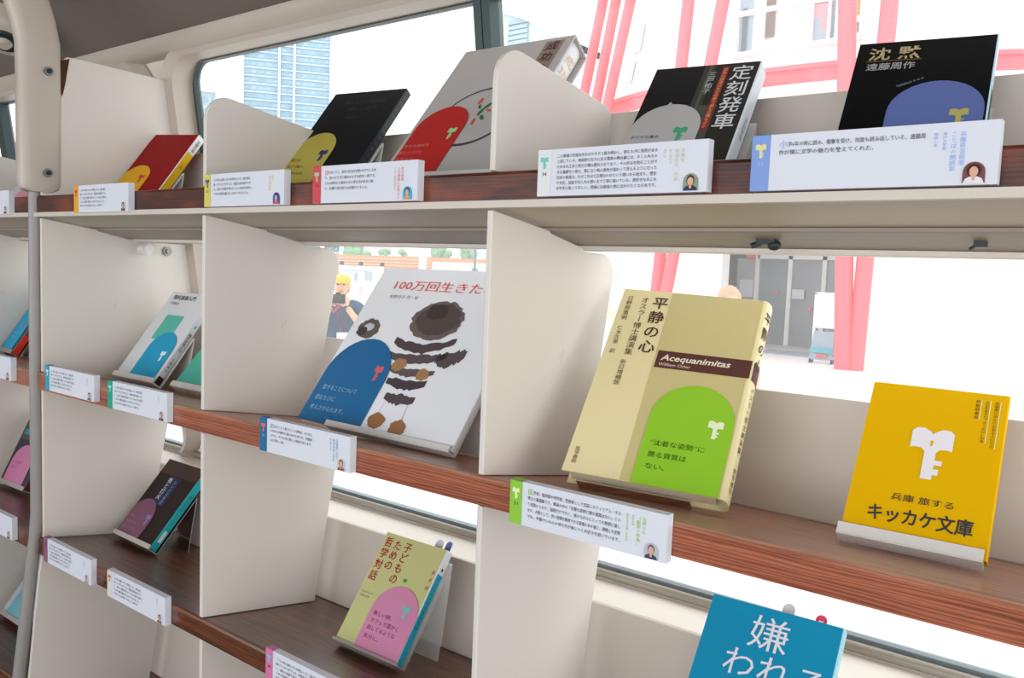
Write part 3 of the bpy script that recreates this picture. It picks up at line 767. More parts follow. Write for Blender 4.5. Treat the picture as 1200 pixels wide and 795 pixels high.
b.spine_quad(40, 150, '#4a5560'); b.band(-4, 70, 150, '#26a0c6', '#d6405a', 48, 66, 9, 13, [('読んでみて', 14, 40, 5, 30, '#8fd0e2'), ('心が動いた', 14, 30, 5, 30, '#8fd0e2')], ry=44); b.done()
stand(b, 'clear stand under the far left bright blue book', M_ACRYL, .006, .5)

# --- lower shelf
b = Book(H3, (.1629, .0817, .021, .470, .1022, .1399, .0100), .012, (103, 142), 'pale green paperback with pink arch band, leaning on a clear stand on the lower shelf', cover='#c3c488', spine='#dfe3e6')
b.spine_quad(0, 112, '#1fa3bd'); b.spine_text('子どものための哲学対話', 108, 5, '#0f5c6c', 66); b.spine_quad(116, 120, '#2a2a2c', .3, .7)
RD = '#a8263c'
b.vt('子どもの', 43.5, 137, 13.5, RD, 55, bold=.01); b.vt('ための', 26.5, 136, 13.5, RD, 40, bold=.01); b.vt('哲学対話', 10.5, 137, 13.5, RD, 60, bold=.01)
b.vt('永井均', 97.5, 114, 5.5, RD, 30); b.ht('内田かずひろ 絵', 5, 62, 3, '#8a8a66', 20); b.ht('講談社文庫', 5, 57, 3, '#8a8a66', 16)
for dx in (-2.5, 2.5): b.shape([(62 + dx * (1 + math.cos(k * .9)) * .6, 90 + 2.4 * math.sin(k * .9) + abs(dx) * .5) for k in range(7)], '#4d9a3a', .0006)
b.band(32, 104, 84, '#cf86a9', '#7fb6b4', 84, 63, 14, 15, [('新しい朝、', 39, 42, 6, 30, '#6a3550'), ('カフェで温かく', 39, 33, 6, 46, '#6a3550'), ('話してるような', 39, 24, 6, 46, '#6a3550'), ('気分に。', 39, 14, 6, 26, '#6a3550')]); b.done()
stand(b, 'clear acrylic stand under the pale green paperback with pink band', M_ACRYL, .001, .92, ext=.002)
KB = b
b = Book(H3, (-.4097, .1008, -.030, .550, .1152, .1438, .0110), .013, (116, 146), 'dark brown paperback with mauve arch band and turquoise spine on lower shelf at left', cover='#2a201e', spine='#1fa0a8')
b.quad(0, 120, 115.5, 145.8, '#3d2a24', .0002); b.quad(38, 66, 72, 118, '#1f2c4c', .0003); b.vt('夜と灯火', 45, 116, 12, '#cfcfd6', 42, bold=.01); b.vt('ちいさな物語', 62, 114, 8, '#8f9ac0', 46)
b.spine_quad(14, 34, '#c8d8da', .2, .8); b.spine_text('夜と灯火', 100, 6, '#0d6a74', 30)
b.band(-2, 70, 72, '#7a4e62', '#8f6fc0', 60, 46, 12, 18, [('まちの', 6, 34, 5, 16, '#a98a9a'), ('あかりのように', 7, 24, 5, 34, '#a98a9a'), ('あたたかい本です', 8, 14, 5, 38, '#a98a9a')]); b.done()
stand(b, 'dark-edged stand under the dark brown paperback', M_ACRYL, .005, .7)
YB = b
b = Book(H3, (-.8757, .1045, .028, .281, .1035, .1500, .0110), .012, (104, 150), 'dark book with pink arch band on lower shelf behind the post at far left', cover='#3b4147', spine='#571826')
b.quad(0, 90, 103, 149.6, '#5b5348', .0002); b.quad(8, 100, 60, 110, '#2f93a6', .0003); b.quad(50, 112, 90, 124, '#a58f66', .0003)
b.band(10, 88, 81, '#c57a9f', None, lines=[('ことばの', 20, 42, 6, 30, '#8f5074'), ('ちから', 20, 30, 6, 24, '#8f5074')]); b.done()
stand(b, 'clear stand under the far left book with pink band', M_ACRYL, .006, .5)
b = Book(H3, (.5943, .0932, .061, .524, .1264, .1776, .0110), .014, (127, 182), 'turquoise blue book with large white brush title at the bottom right', cover='#178ab0', spine='#9fd0dc')
b.ht('嫌', 43, 143, 36, '#d9dde6', 38); b.ht('われる', 26, 111, 31, '#d9dde6', 94); b.ht('勇気', 40, 70, 34, '#d9dde6', 66)
b.done(); stand(b, 'clear stand under the turquoise blue book', M_ACRYL, .006, .55)
RB = b
# --- bottommost shelf, far left
b = Book(H4, (-.868, .100, .0, .50, .106, .150, .0110), .012, (106, 150), 'white book with pale blue arch band at the lower left behind the post', cover='#b9bcc4', spine='#c2c6cc')
b.quad(45, 118, 105, 128, '#3a3d42', .0003); b.quad(60, 106, 105, 113, '#3a3d42', .0003)
b.band(18, 100, 100, '#6fa9b6', None, lines=[('ページを', 30, 50, 6, 30, '#4f8692'), ('ひらけば', 30, 40, 6, 30, '#4f8692')]); b.done()
stand(b, 'clear stand under the white book at lower left', M_ACRYL, .006, .5)
# far left book on the top shelf
b = Book(H1, (-.80, .08, .02, .50, .125, .1500, .0110), .012, (125, 150), 'white book with pale pink arch band on the top shelf at the far left edge', cover='#c9c4bf', spine='#c9c4bf')
b.band(36, 112, 74, '#d79aa8', None); b.done(); stand(b, 'clear stand under the white book at far left top', M_ACRYL, .006, .5)

# bookmarks standing behind books
def bookmark(bk, x, w, top, colour, label, keyc=None):
    m = MB(); c = pm('card ' + colour, colour, .6, .3)
    z = -bk.t - .0008
    pts = arch(x, x + w, top, .004, 12)
    m.prism([(a, q, z) for a, q in pts], (0, 0, -.0005), c)
    if keyc: key(m, x + w / 2, top - .006, w * .42, .010, z + .0002, pm('print ' + keyc, keyc, .6, .3))
    o = m.build('bookmark'); o.matrix_world = bk.M; tag(o, label, 'bookmark', 'arch-topped bookmarks')


bookmark(KB, .070, .012, KB.h + .013, '#c5c9d6', 'pale grey round-topped bookmark behind the pale green paperback')
bookmark(KB, .086, .009, KB.h + .014, '#5d6fb0', 'blue round-topped bookmark behind the pale green paperback')
bookmark(YB, .098, .010, YB.h + .012, '#5f83c4', 'blue bookmark behind the dark brown paperback')
bookmark(RB, .064, .012, RB.h + .015, '#c3c6cc', 'pale grey round-topped bookmark behind the turquoise blue book')
bookmark(RB, .096, .0105, RB.h + .012, '#e0486a', 'red round-topped bookmark with a white key behind the turquoise blue book', '#f0f0f0')

# ------------------------------------------------------------------ caption cards on the shelf edges
CARDG = 'caption cards fixed to the shelf edges'


def card(x, zb, label, strip, keyc, num, lines, names=(), namec='#8a8a9a', photo=None, numc=None, initial=None, L=.1505, H=.0375, T=.0085, back=-.0008):
    m = MB(); P = lambda a: a / 1000
    m.box((0, 0, 0), (L, H, T), M_PAPER)
    sc = pm('strip ' + strip, strip, .6, .3)
    z = T + .0003
    m.flat([(0, 0), (P(13), 0), (P(13), H), (0, H)], z, sc)
    m.poly([(-.0003, 0, 0), (-.0003, 0, T), (-.0003, H, T), (-.0003, H, 0)], sc)
    m.poly([(0, H + .0003, T * .0), (0, H + .0003, T), (P(13), H + .0003, T), (P(13), H + .0003, 0)], sc)
    key(m, P(6.5), P(31), P(7.5), P(9), z + .0003, pm('print ' + keyc, keyc, .6, .3))
    if num: htext(m, num, P(4.2), P(16.5), P(4.2), pm('print ' + (numc or '#3c3c40'), numc or '#3c3c40', .6, .3), z + .0003, P(4.8))
    ik = pm('print ink grey', '#5c5e68', .6, .3)
    pitch = P(5.3 if len(lines) < 6 else 4.3); y = H - P(8.4 if len(lines) < 6 else 6.9)
    for i, s_ in enumerate(lines):
        x0 = P(19)
        if i == 0 and initial:
            htext(m, initial, x0, y - P(.8), P(6), pm('print ' + namec, namec, .6, .3), z + .0003); x0 += P(6)
        wd_ = min(P(91), len(s_) * P(3.6)) - (x0 - P(19))
        htext(m, s_, x0, y, P(3.5 if len(lines) < 6 else 3.1), ik, z + .0003, wd_, .006, res=1); y -= pitch
    for i, s_ in enumerate(names):
        vtext(m, s_, P(131 - i * 5), H - P(5.5), P(3.6 if i < 2 else 2.4), pm('print ' + namec, namec, .6, .3), z + .0003, len(s_) * P(3.4 if i < 2 else 2.2), res=1)
    if photo:
        bgc, hair, cloth, hw = photo; cx = P(141) - P(3); q = z + .0003
        pr = pm('photo bg ' + bgc, bgc, .6, .3)
        m.flat(arch(cx - P(6), cx + P(6), P(13.5), P(1.0), 10), q, pr)
        m.flat([(cx - P(5.6), P(1)), (cx + P(5.6), P(1)), (cx + P(4.4), P(3.6)), (cx + P(1.8), P(4.8)), (cx - P(1.8), P(4.8)), (cx - P(4.4), P(3.6))], q + .0002, pm('photo cloth ' + cloth, cloth, .6, .3))
        m.flat([(cx + hw * P(3.3) * math.cos(k * .524), P(8.4) + P(4.0) * math.sin(k * .524)) for k in range(12)], q + .0003, pm('photo hair ' + hair, hair, .6, .3))
        m.flat([(cx - P(.9), P(2.6)), (cx + P(.9), P(2.6)), (cx + P(.9), P(5.5)), (cx - P(.9), P(5.5))], q + .00035, pm('photo skin', '#d9a78e', .6, .3))
        m.flat([(cx + P(2.4) * math.cos(k * .524), P(7.6) + P(3.1) * math.sin(k * .524)) for k in range(12)], q + .0004, pm('photo skin', '#d9a78e', .6, .3))
    o = m.build('caption_card', bevel=0)
    o.matrix_world = Matrix(((1, 0, 0, x), (0, 0, -1, back), (0, 1, 0, zb), (0, 0, 0, 1)))
    tag(o, label, 'caption card', CARDG)
    return o


dummy = ['この本に出会ったのは学生のころ、進む道に', '迷っていたときでした。何度も読み返すうち', 'に、自分の言葉で考えることの大切さを知り、', 'いまの仕事を選ぶきっかけになりました。', 'あなたにもぜひ読んでほしい一冊です。']
z1 = .2470; z2 = -.0265; z3 = -.2890
z1b = -.0008
card(-.3065, z1 - .004, 'caption card with orange strip below the red paperback on the top shelf', '#e8a51c', '#c94a24', None, dummy, [], photo=('#d8d6d8', '#4a2f34', '#5a3038', 1.1), namec='#d9b060')
card(.0205, z1 - .001, 'caption card with pale yellow strip and small blue portrait, right of the red paperback', '#d3c95c', '#4a5a92', '32', dummy[:4], ['田中', '県立図書館'], '#d6cc70', ('#2a56b0', '#2a2430', '#c0504a', 1.0))
card(.2190, z1 - .0005, 'caption card with red strip under the slipcased book', '#cd4a50', '#a9c4a0', '33', ['がまっすぐ、自分の生き方を問いかけてくる本', 'で、迷ったときに読みかえす大切な一冊です。', 'どんな時代にも変わらない考え方があると知', 'り、仕事に向き合う心が変わりました。'], ['桂文枝師', '上方落語の世界から', 'ことばの魅力を伝える'], '#e0707a', ('#1fb4d8', '#3a3640', '#c89a86', 1.0), initial='目')
card(.5075, z1, 'caption card with mint key and seven lines of text below the dark railway paperback', '#dfe2e4', '#6fcab4', '34', ['この鉄道の仕組みをわかりやすく解き明かし、読むたびに発見がある', 'と感じている。時刻表どおりに走る電車の舞台裏には、多くの人々の', 'たゆまぬ工夫と努力が積み重ねられており、その歩みを知ることがで', 'きる貴重な一冊だ。駅に立つ時の景色が変わって見えるようになった', '日本の鉄道は、なぜこれほど正確なのかという問いから始まり、歴史', 'や文化、技術や働く人の想いまで丁寧に描いている。旅好きな人にも', 'ぜひ手に取ってほしい。読後には鉄道の旅に出かけたくなる本です。'], ['兵庫県', '鉄道会社 代表', '旅の案内人', '神戸市'], '#cdc6b0', ('#8a9a80', '#3a3438', '#2c3450', .95))
card(.6905, z1 - .0005, 'caption card with blue strip and two lines of text below the black paperback, top right', '#7f9edb', '#ded9a0', '35', ['学6年の時に読み、衝撃を受け、何度も読み返している。遠藤周', '作が僕に文学の魅力を教えてくれた。'], ['兵庫県芸術家', 'ことばの朗読家', '神戸文学館', '朗読の会'], '#8fb0ea', ('#7a4444', '#3a2024', '#e6e2e4', 1.25), numc='#a9bce8', initial='小')
card(-.676, z1 - .004, 'white caption card at the far left end of the top shelf', '#dcdcde', '#9fb0c0', None, dummy[:4], [], photo=('#d0d0d4', '#3a3038', '#40404a', 1))
card(-.4010, z2 + .005, 'caption card with sky blue strip beside the post on the middle shelf', '#23a0c4', '#cfe6ee', None, dummy, ['推薦者'], '#a8cfe0', ('#d6d6da', '#4a4250', '#5a5a66', 1))
card(-.2105, z2 + .003, 'caption card with green strip below the white paperback on the middle shelf', '#18a487', '#9be0d0', None, dummy, ['推薦者'], '#a9d6cc', ('#d6d6da', '#4a4250', '#3a3a46', 1))
card(.1345, z2, 'caption card with dark blue strip and red key below the wide picture book', '#1a6c9c', '#e06a72', '30', ['生きることと愛することの意味を、子どもに', 'も大人にも静かに語りかける本です。何度読', 'んでも、そのたびに新しい発見があります。', '心に残る一冊。'], ['兵庫県に住む', '絵本作家と旅人', '読み聞かせ会'], '#6f9cc8', ('#c8ccd8', '#8a4a30', '#8a5a40', 1), numc='#9cc6dc', initial='絵')
card(.4915, z2 - .005, 'caption card with lime green strip below the thick beige book', '#8cc63a', '#dff0b8', '31', ['学者、臨床医や研究者、教育者として活躍したウィリアム・オス', '博士の講演集です。講演の中の「沈着な姿勢に勝る資質はない」とい', 'う言葉のとおり、医師だけでなく、様々な人々にとっても熟読に値し', 'ます。人間として、良い習慣を獲得できる習慣のある者に、順境にも逆境', 'でも、平静でいる心の持ち方が身につく大切さを説いています。'], ['日野さん', '（医師の卒業）', '神戸大学', '医学部を卒業した先生'], '#a4cc60', ('#b9bcc8', '#6a6068', '#3c4458', .9), initial='医')
card(-.6750, z2 + .004, 'white caption card at the far left end of the middle shelf', '#dcdcde', '#9fb0c0', None, dummy, [], photo=('#d0d0d4', '#3a3038', '#40404a', 1))
card(-.4115, z3 - .0005, 'caption card with purple strip below the dark brown paperback, by the post', '#8f5a80', '#6a4a9a', None, dummy, ['推薦者'], '#c9b0c4', ('#d6d6da', '#4a4250', '#9a9aa6', 1))
card(-.2130, z3 - .0015, 'white caption card with a small orange key, second on the lower shelf edge', '#d9d8d4', '#e0703a', None, dummy, ['推薦者'], '#c8c8c8', ('#d6d6da', '#2a2430', '#5a5a66', 1))
card(.1510, z3 - .0, 'caption card with pink strip at the bottom of the photo, below the pale green paperback', '#d676a6', '#7fc4c4', '28', dummy, ['推薦者'], '#c8c8c8', ('#d6d6da', '#2a2430', '#5a5a66', 1), initial='子')
card(-.6780, z3 + .004, 'white caption card at the far left end of the lower shelf', '#dcdcde', '#9fb0c0', None, dummy, [], photo=('#d0d0d4', '#3a3038', '#40404a', 1))

# ------------------------------------------------------------------ outdoors
M_PAVE = pm('pale_paving', '#d9d9d6', .8, .2, .03, .5)
M_BWALL = pm('white_render', '#f2f2f0', .7, .3, .01, .5)
M_RED = pm('red_paint', '#f2646e', .45, .4, .04, 3)
M_BGLASS = pm('blue_window_glass', '#9fb6c2', .25, .5, .12, .6)
M_DGLASS = pm('door_glass', '#8d979c', .2, .5, .15, .7)
m = MB(); m.box((-260, 1.2, ZG - .3), (160, 400, ZG), M_PAVE); structure(m.build('ground'), 'pale paved ground outside the bus')

RC = Vector((-6.96 * 1.0, 29.1)); RC = Vector((.925 - 5.976 * 1.155, -.575 + 25.53 * 1.155)); RR = 9.444 * 1.155; RZ = CAM.z + 4.0 * 1.155


def ring_hit(px, py, R):
    d = FW + RT * ((px - 600) / FPX) - UP * ((py - 397.5) / FPX)
    ox, oy = CAM.x - RC.x, CAM.y - RC.y
    A = d.x ** 2 + d.y ** 2; B = 2 * (ox * d.x + oy * d.y); Cq = ox * ox + oy * oy - R * R
    D_ = B * B - 4 * A * Cq
    t_ = (-B - math.sqrt(D_)) / (2 * A) if D_ > 0 else -B / (2 * A)
    return CAM + d * t_


root = empty('round_building', Vector((RC.x, RC.y, ZG)))
tag(root, 'white round building with windows, doors and a red ring beam outside', 'building')
binv = root.matrix_world.inverted()


def cyl(mb, R, z0, z1, a0, a1, n, mat, t=.3):
    vs = []; fs = []
    for i in range(n + 1):
        a = math.radians(a0 + (a1 - a0) * i / n)
        for (r_, z_) in ((R, z0), (R, z1), (R - t, z1), (R - t, z0)):
            vs.append((RC.x + r_ * math.cos(a), RC.y + r_ * math.sin(a), z_))
    for i in range(n):
        for k in range(4): fs.append((4 * i + k, 4 * (i + 1) + k, 4 * (i + 1) + (k + 1) % 4, 4 * i + (k + 1) % 4))
    fs += [(0, 1, 2, 3), (4 * n + 3, 4 * n + 2, 4 * n + 1, 4 * n)]
    mb.add(vs, fs, mat)


RW = RR - .9
m = MB(binv); cyl(m, RW, RZ - .9, RZ + 9, 0, 360, 72, M_BWALL); m.build('upper_wall', root)
m = MB(binv); cyl(m, RR, RZ - .26, RZ + .02, 0, 360, 72, M_RED, .25); cyl(m, RR + .06, RZ - .02, RZ + .08, 0, 360, 72, M_RED, .35); m.build('ring_beam', root)
m = MB(binv); cyl(m, RW, RZ - 1.2, RZ - .9, 0, 360, 72, M_BWALL, RW - .5); m.build('soffit', root)
def ang(px, R=None):
    p_ = ring_hit(px, 330, R or RW - 1.0); return math.degrees(math.atan2(p_.y - RC.y, p_.x - RC.x))
aA, aB = ang(845), ang(990)
m = MB(binv); cyl(m, RW - 1.0, ZG, RZ - 1.2, aB, aB + 140, 30, M_BWALL); cyl(m, RW - 1.0, ZG, RZ - 1.2, aA - 140, aA, 30, M_BWALL); m.build('lower_wall', root)
# entrance: glazed screen set back from the wall line
E0, E1 = at(838, 330, 23.0), at(1000, 330, 23.0)
m = MB(binv); m.box((E0.x - .6, 23.4, ZG), (E1.x + .6, 23.6, RZ - 1.2), pm('entrance_interior', '#6a6f70', .6, .3, .2, 1)); m.build('entrance_backing', root)
dr = MB(binv)
zt = at(900, 300, 23).z + .15
def xs(px): return at(px, 350, 23).x
ztop = at(920, 304, 23).z
for a_, b_ in ((888, 922), (927, 963), (966, 985)): dr.box((xs(a_), 23.02, ZG), (xs(b_), 23.04, ztop), M_DGLASS)
door = dr.build('door_glass', root)
fr = MB(binv)
for px in (886, 924.5, 964.5, 987): fr.box((xs(px) - .06, 22.95, ZG), (xs(px) + .06, 23.1, ztop + .1), M_BWALL)
fr.box((xs(886), 22.95, ztop), (xs(987), 23.1, ztop + .16), M_BWALL); fr.build('door_frame', root)
for (px, py, a_, b_, mt) in ((935, 345, .17, .13, M_PAPER), (880, 300, .14, .08, M_RED), (874, 338, .2, .25, M_PAPER)):
    q = at(px, py, 22.9); sg = MB(binv); sg.box((q.x - a_, 22.9, q.z - b_), (q.x + a_, 22.94, q.z + b_), mt); sg.build('door_notice', root)
for px, py in ((910, 343), (949, 363)):
    q = at(px, py, 22.9); sg = MB(binv); sg.tube([(q.x, 22.9, q.z), (q.x, 22.94, q.z)], .05, M_RED, 12); sg.build('door_sticker', root)
q0, q1 = xs(862), xs(884); m = MB(binv); m.box((q0, 23.0, ZG), (q1, 23.05, ztop), pm('side_glass', '#b0b6b6', .3, .4, .1, 1)); m.build('side_pane', root)


def wall_window(cols, rows, label):
    """multi-pane window on the upper wall: cols = pixel columns, rows = heights"""
    f = MB(binv); R = RW
    def pt(px, z_, off): 
        p_ = ring_hit(px, 30, R); a_ = math.atan2(p_.y - RC.y, p_.x - RC.x); return (RC.x + (R + off) * math.cos(a_), RC.y + (R + off) * math.sin(a_), z_)
    hold = None
    fo = MB(binv)
    z0, z1 = rows[0], rows[-1]
    def bar(p0, p1, q0, q1, off, th, mat, mbx):
        a_ = pt(p0, q0, off); b_ = pt(p1, q0, off); c_ = pt(p1, q1, off); d_ = pt(p0, q1, off)
        a2 = pt(p0, q0, off + th); b2 = pt(p1, q0, off + th); c2 = pt(p1, q1, off + th); d2 = pt(p0, q1, off + th)
        mbx.add([a_, b_, c_, d_, a2, b2, c2, d2], [(0, 1, 2, 3), (4, 7, 6, 5), (0, 4, 5, 1), (1, 5, 6, 2), (2, 6, 7, 3), (3, 7, 4, 0)], mat)
    gl = MB(binv); bar(cols[0], cols[-1], z0, z1, .0, .03, M_BGLASS, gl)
    for i, c in enumerate(cols): bar(c - 1.6, c + 1.6, z0 - .05, z1, .02, .12, M_BWALL, fo)
    for r_ in rows: bar(cols[0] - 2, cols[-1] + 2, r_ - .06, r_ + .06, .02, .12, M_BWALL, fo)
    o_ = fo.build('window', root); gl.build('pane', o_)
    return o_


zz = lambda px, py: ring_hit(px, py, RW).z
wall_window([866, 897, 932, 953, 973, 982], [zz(920, 57), zz(920, 8), zz(920, 8) + 1.9], '')
wall_window([997, 1010], [zz(1003, 44), zz(1003, 24), zz(1003, 24) + 2], '')
# coloured things seen in the upper windows
for (px, py, w_, h_, col) in ((903, 18, .12, .5, '#7a6a62'), (962, 20, .22, .30, '#e6a0a6'), (962, 36, .24, .3, '#9fb0be'), (1003, 10, .13, .3, '#b9a86a'), (1003, 34, .13, .2, '#8a949a'), (872, 35, .06, .5, '#5f7076')):
    m = MB(binv); q = ring_hit(px, py, RW + .06); a_ = math.atan2(q.y - RC.y, q.x - RC.x); tx, ty = -math.sin(a_), math.cos(a_)
    m.poly([(q.x - tx * w_, q.y - ty * w_, q.z - h_), (q.x + tx * w_, q.y + ty * w_, q.z - h_), (q.x + tx * w_, q.y + ty * w_, q.z + h_), (q.x - tx * w_, q.y - ty * w_, q.z + h_)], pm('window thing ' + col, col, .6, .3)); m.build('window_display', root)
# narrow slanting windows on the receding side
for (pa, pb) in (((752, 30), (746, 62)), ((741, 72), (736, 98))):
    m = MB(binv); A = ring_hit(*pa, RW + .02); B = ring_hit(*pb, RW + .02)
    a1 = math.atan2(A.y - RC.y, A.x - RC.x); t1 = Vector((-math.sin(a1), math.cos(a1), 0))
    m.add([A - t1 * .22, A + t1 * .22, B + t1 * .22, B - t1 * .22], [(0, 1, 2, 3)], pm('side_window_grey', '#c3c9cc', .4, .4)); m.build('narrow_pane', root)

TUBES = [((979.5 + 10, 300), (988, 430), .185, 'vertical red tube by the entrance, tallest in the photo right'), ((1040 + 3, 0), (1002, 430), .175, 'leaning red tube right of the entrance crossing behind the black paperback'),
         ((807, 0), (771.5, 320), .15, 'slim red tube left of the pair above the dark railway paperback'), ((847.5, 0), (783, 330), .15, 'slanting red tube right of the pair above the dark railway paperback'),
         ((707, 0), (683, 118), .145, 'leftmost red tube beside the slipcased book'), ((722, 0), (699, 118), .145, 'second red tube from left beside the slipcased book'), ((739, 0), (713, 118), .145, 'third red tube from left above the rounded divider')]
for (pa, pb, r_, lab) in TUBES:
    Yt = ring_hit((pa[0] + pb[0]) / 2, 75, RR + .25).y
    A = at(*pa, Yt); B = at(*pb, Yt); d = (A - B)
    lo = B - d * ((B.z - ZG) / d.z); hi = A + d * ((13 - A.z) / d.z)
    m = MB(); m.tube([Vector((0, 0, 0)), hi - lo], r_, M_RED, 16); o = m.build('red_tube', smooth=True); o.location = lo
    tag(o, lab, 'steel tube', 'red steel tubes of the tower outside')

# boards by the entrance
q = at(969, 365, 19.5); root = empty('sign_board', Vector((q.x, 19.5, ZG))); tag(root, 'white folding sign board standing left of the red tube by the entrance', 'sign')
m = MB(); m.box((-.28, 0, .75), (.28, .04, 1.55), M_PAPER); m.build('panel', root)
m = MB(); m.box((-.3, -.01, 0), (-.25, .05, 1.57), M_WHITE); m.box((.25, -.01, 0), (.3, .05, 1.57), M_WHITE); m.box((-.3, -.01, 1.54), (.3, .05, 1.59), M_WHITE); m.build('frame', root)
q = at(963, 395, 18.6); root = empty('poster_stand', Vector((q.x, 18.6, ZG))); tag(root, 'small grey blue poster stand with turquoise band on the paving by the entrance', 'poster stand')
m = MB(); m.prism([(-.26, 0, .08), (.26, 0, .08), (.22, .12, .72), (-.22, .12, .72)], (0, .03, 0), pm('poster_grey', '#93a3b0', .6, .3, .2, 6)); m.prism([(-.25, -.012, .24), (.25, -.012, .24), (.25, .012, .36), (-.25, .012, .36)], (0, .02, 0), pm('poster_teal', '#4fa6b0', .6, .3)); m.prism([(-.1, -.02, .13), (.14, -.02, .13), (.14, 0, .21), (-.1, 0, .21)], (0, .02, 0), pm('poster_red', '#c4626a', .6, .3)); m.build('panel', root)
m = MB(); m.box((-.26, 0, 0), (-.22, .2, .1), M_BLACK); m.box((.22, 0, 0), (.26, .2, .1), M_BLACK); m.build('foot', root)
q = at(930, 412, 20.0); m = MB(); m.box((-.9, -.6, 0), (.9, .6, .02), pm('grey_mat', '#9aa7b0', .9, .1, .1, 4)); o = m.build('door_mat'); o.location = (q.x - .1, 20.4, ZG); tag(o, 'grey blue entrance mat on the paving before the glass doors', 'mat')
q = at(706, 385, 10); root = empty('poster_board', Vector((q.x, 10, ZG))); tag(root, 'white poster panel with faint yellow and blue shapes behind the divider edge', 'poster')
m = MB(); m.box((-.3, 0, .6), (.3, .03, 1.45), M_PAPER); m.build('panel', root)
m = MB(); m.box((-.12, -.01, 1.15), (.2, -.002, 1.35), pm('p_y', '#f0e2b0', .7, .2)); m.box((-.12, -.01, .9), (.15, -.002, 1.05), pm('p_b', '#c4d4de', .7, .2)); m.build('printed_patch', root)
m = MB(); m.box((-.28, 0, 0), (-.24, .03, .6), M_WHITE); m.box((.24, 0, 0), (.28, .03, .6), M_WHITE); m.build('leg', root)

# white notice board with posts behind the photographer
NB0, NB1 = at(397, 330, 13.5), at(446, 330, 13.5); zt = at(420, 312, 13.5).z
root = empty('notice_board', Vector(((NB0.x + NB1.x) / 2, 13.5, ZG))); tag(root, 'white notice board with grey notices behind the person in the yellow cap', 'notice board')
hw = (NB1.x - NB0.x) / 2; hz = zt - ZG
m = MB(); m.box((-hw, 0, .5), (hw, .05, hz), pm('board_pale_blue', '#d4dce4', .6, .3, .02, 2)); m.build('panel', root)
for x in (-hw, -.05, hw - .05):
    m = MB(); m.box((x - .03, .055, 0), (x + .03, .115, hz + .03), M_WHITE); pst = m.build('post', root); m = MB(); m.ball((x, .085, hz + .06), .06, pm('cap_dark', '#5a5a62', .5, .4)); m.build('post_cap', pst)
for (x, z_, a_, b_, col) in ((.33, hz - .24, .13, .11, '#a9b0b8'), (-.12, hz - .26, .05, .1, '#a3a9b0'), (.06, hz - .6, .06, .12, '#d8b4bc'), (-.15, hz - .12, .5, .012, '#a9b0ba')):
    m = MB(); m.box((x - a_, -.012, z_ - b_), (x + a_, -.002, z_ + b_), pm('notice ' + col, col, .7, .2)); m.build('notice', root)

# far buildings
def far_tower(x0p, x1p, ytp, Y, label, floors, cols, base, line, depth, z0=ZG):
    q = at((x0p + x1p) / 2, ytp, Y); v = Vector((q.x - CAM.x, q.y - CAM.y)); yaw_ = math.atan2(-v.x, v.y)
    root = empty('apartment_tower' if floors > 12 else 'office_building', Matrix.Translation(Vector((q.x, Y, ZG))) @ Matrix.Rotation(yaw_, 4, 'Z')); tag(root, label, 'building')
    n_ = Vector((math.cos(yaw_), math.sin(yaw_)))
    def across(px):
        d = at(px, ytp, Y) - CAM; d2 = Vector((d.x, d.y)); vn = v.normalized(); return (d2 * (v.length / d2.dot(vn))).dot(n_) - v.dot(n_)
    A = Vector((across(x0p), 0, q.z)); B = Vector((across(x1p), 0, q.z))
    hw = (B.x - A.x) / 2; hz = A.z - ZG
    m = MB(); m.box((-hw, 0, 0), (hw, depth, hz), base); m.build('wall', root)
    def rep_part(name, first, places):
        for k, p_ in enumerate(places):
            o_ = first if k == 0 else first.copy()
            if k: COL.objects.link(o_); o_.parent = root
            o_.location = p_
    m = MB(); m.box((-hw - .2, -.6, -.13), (hw + .2, 0, .13), line)
    rep_part('balcony_band', m.build('balcony_band', root), [(0, 0, hz * i / floors) for i in range(floors + 1)])
    m = MB(); m.box((-.35, -1.3, 0), (.35, 0, hz), line)
    rep_part('mullion', m.build('mullion', root), [(-hw + 2 * hw * c, 0, 0) for c in cols])
    rnd = random.Random(3); nc = 12 if floors > 12 else 6; cells = [(i, k) for i in range(floors - 1, -1, -1) for k in range(nc)]
    protos = []
    fw, fh = 2 * hw * .62 / nc, hz * .42 / floors
    for mt in M_TWIN:
        m = MB(); m.box((0, -.25, 0), (fw, 0, fh), mt); protos.append(m.build('window', root))
    for q_, (i, k) in enumerate(cells[:96]):
        o_ = protos[q_] if q_ < 3 else protos[rnd.randrange(3)].copy()
        if q_ >= 3: COL.objects.link(o_); o_.parent = root
        o_.location = (-hw + 2 * hw * (k + .18) / nc, 0, hz * (i + .30) / floors)
    if cells[96:]:
        m = MB()
        for i, k in cells[96:]:
            xa = -hw + 2 * hw * (k + .18) / nc; m.box((xa, -.25, hz * (i + .3) / floors), (xa + fw, 0, hz * (i + .3) / floors + fh), M_TWIN[rnd.randrange(3)])
        m.build('lower_windows', root)['kind'] = 'stuff'
    return root


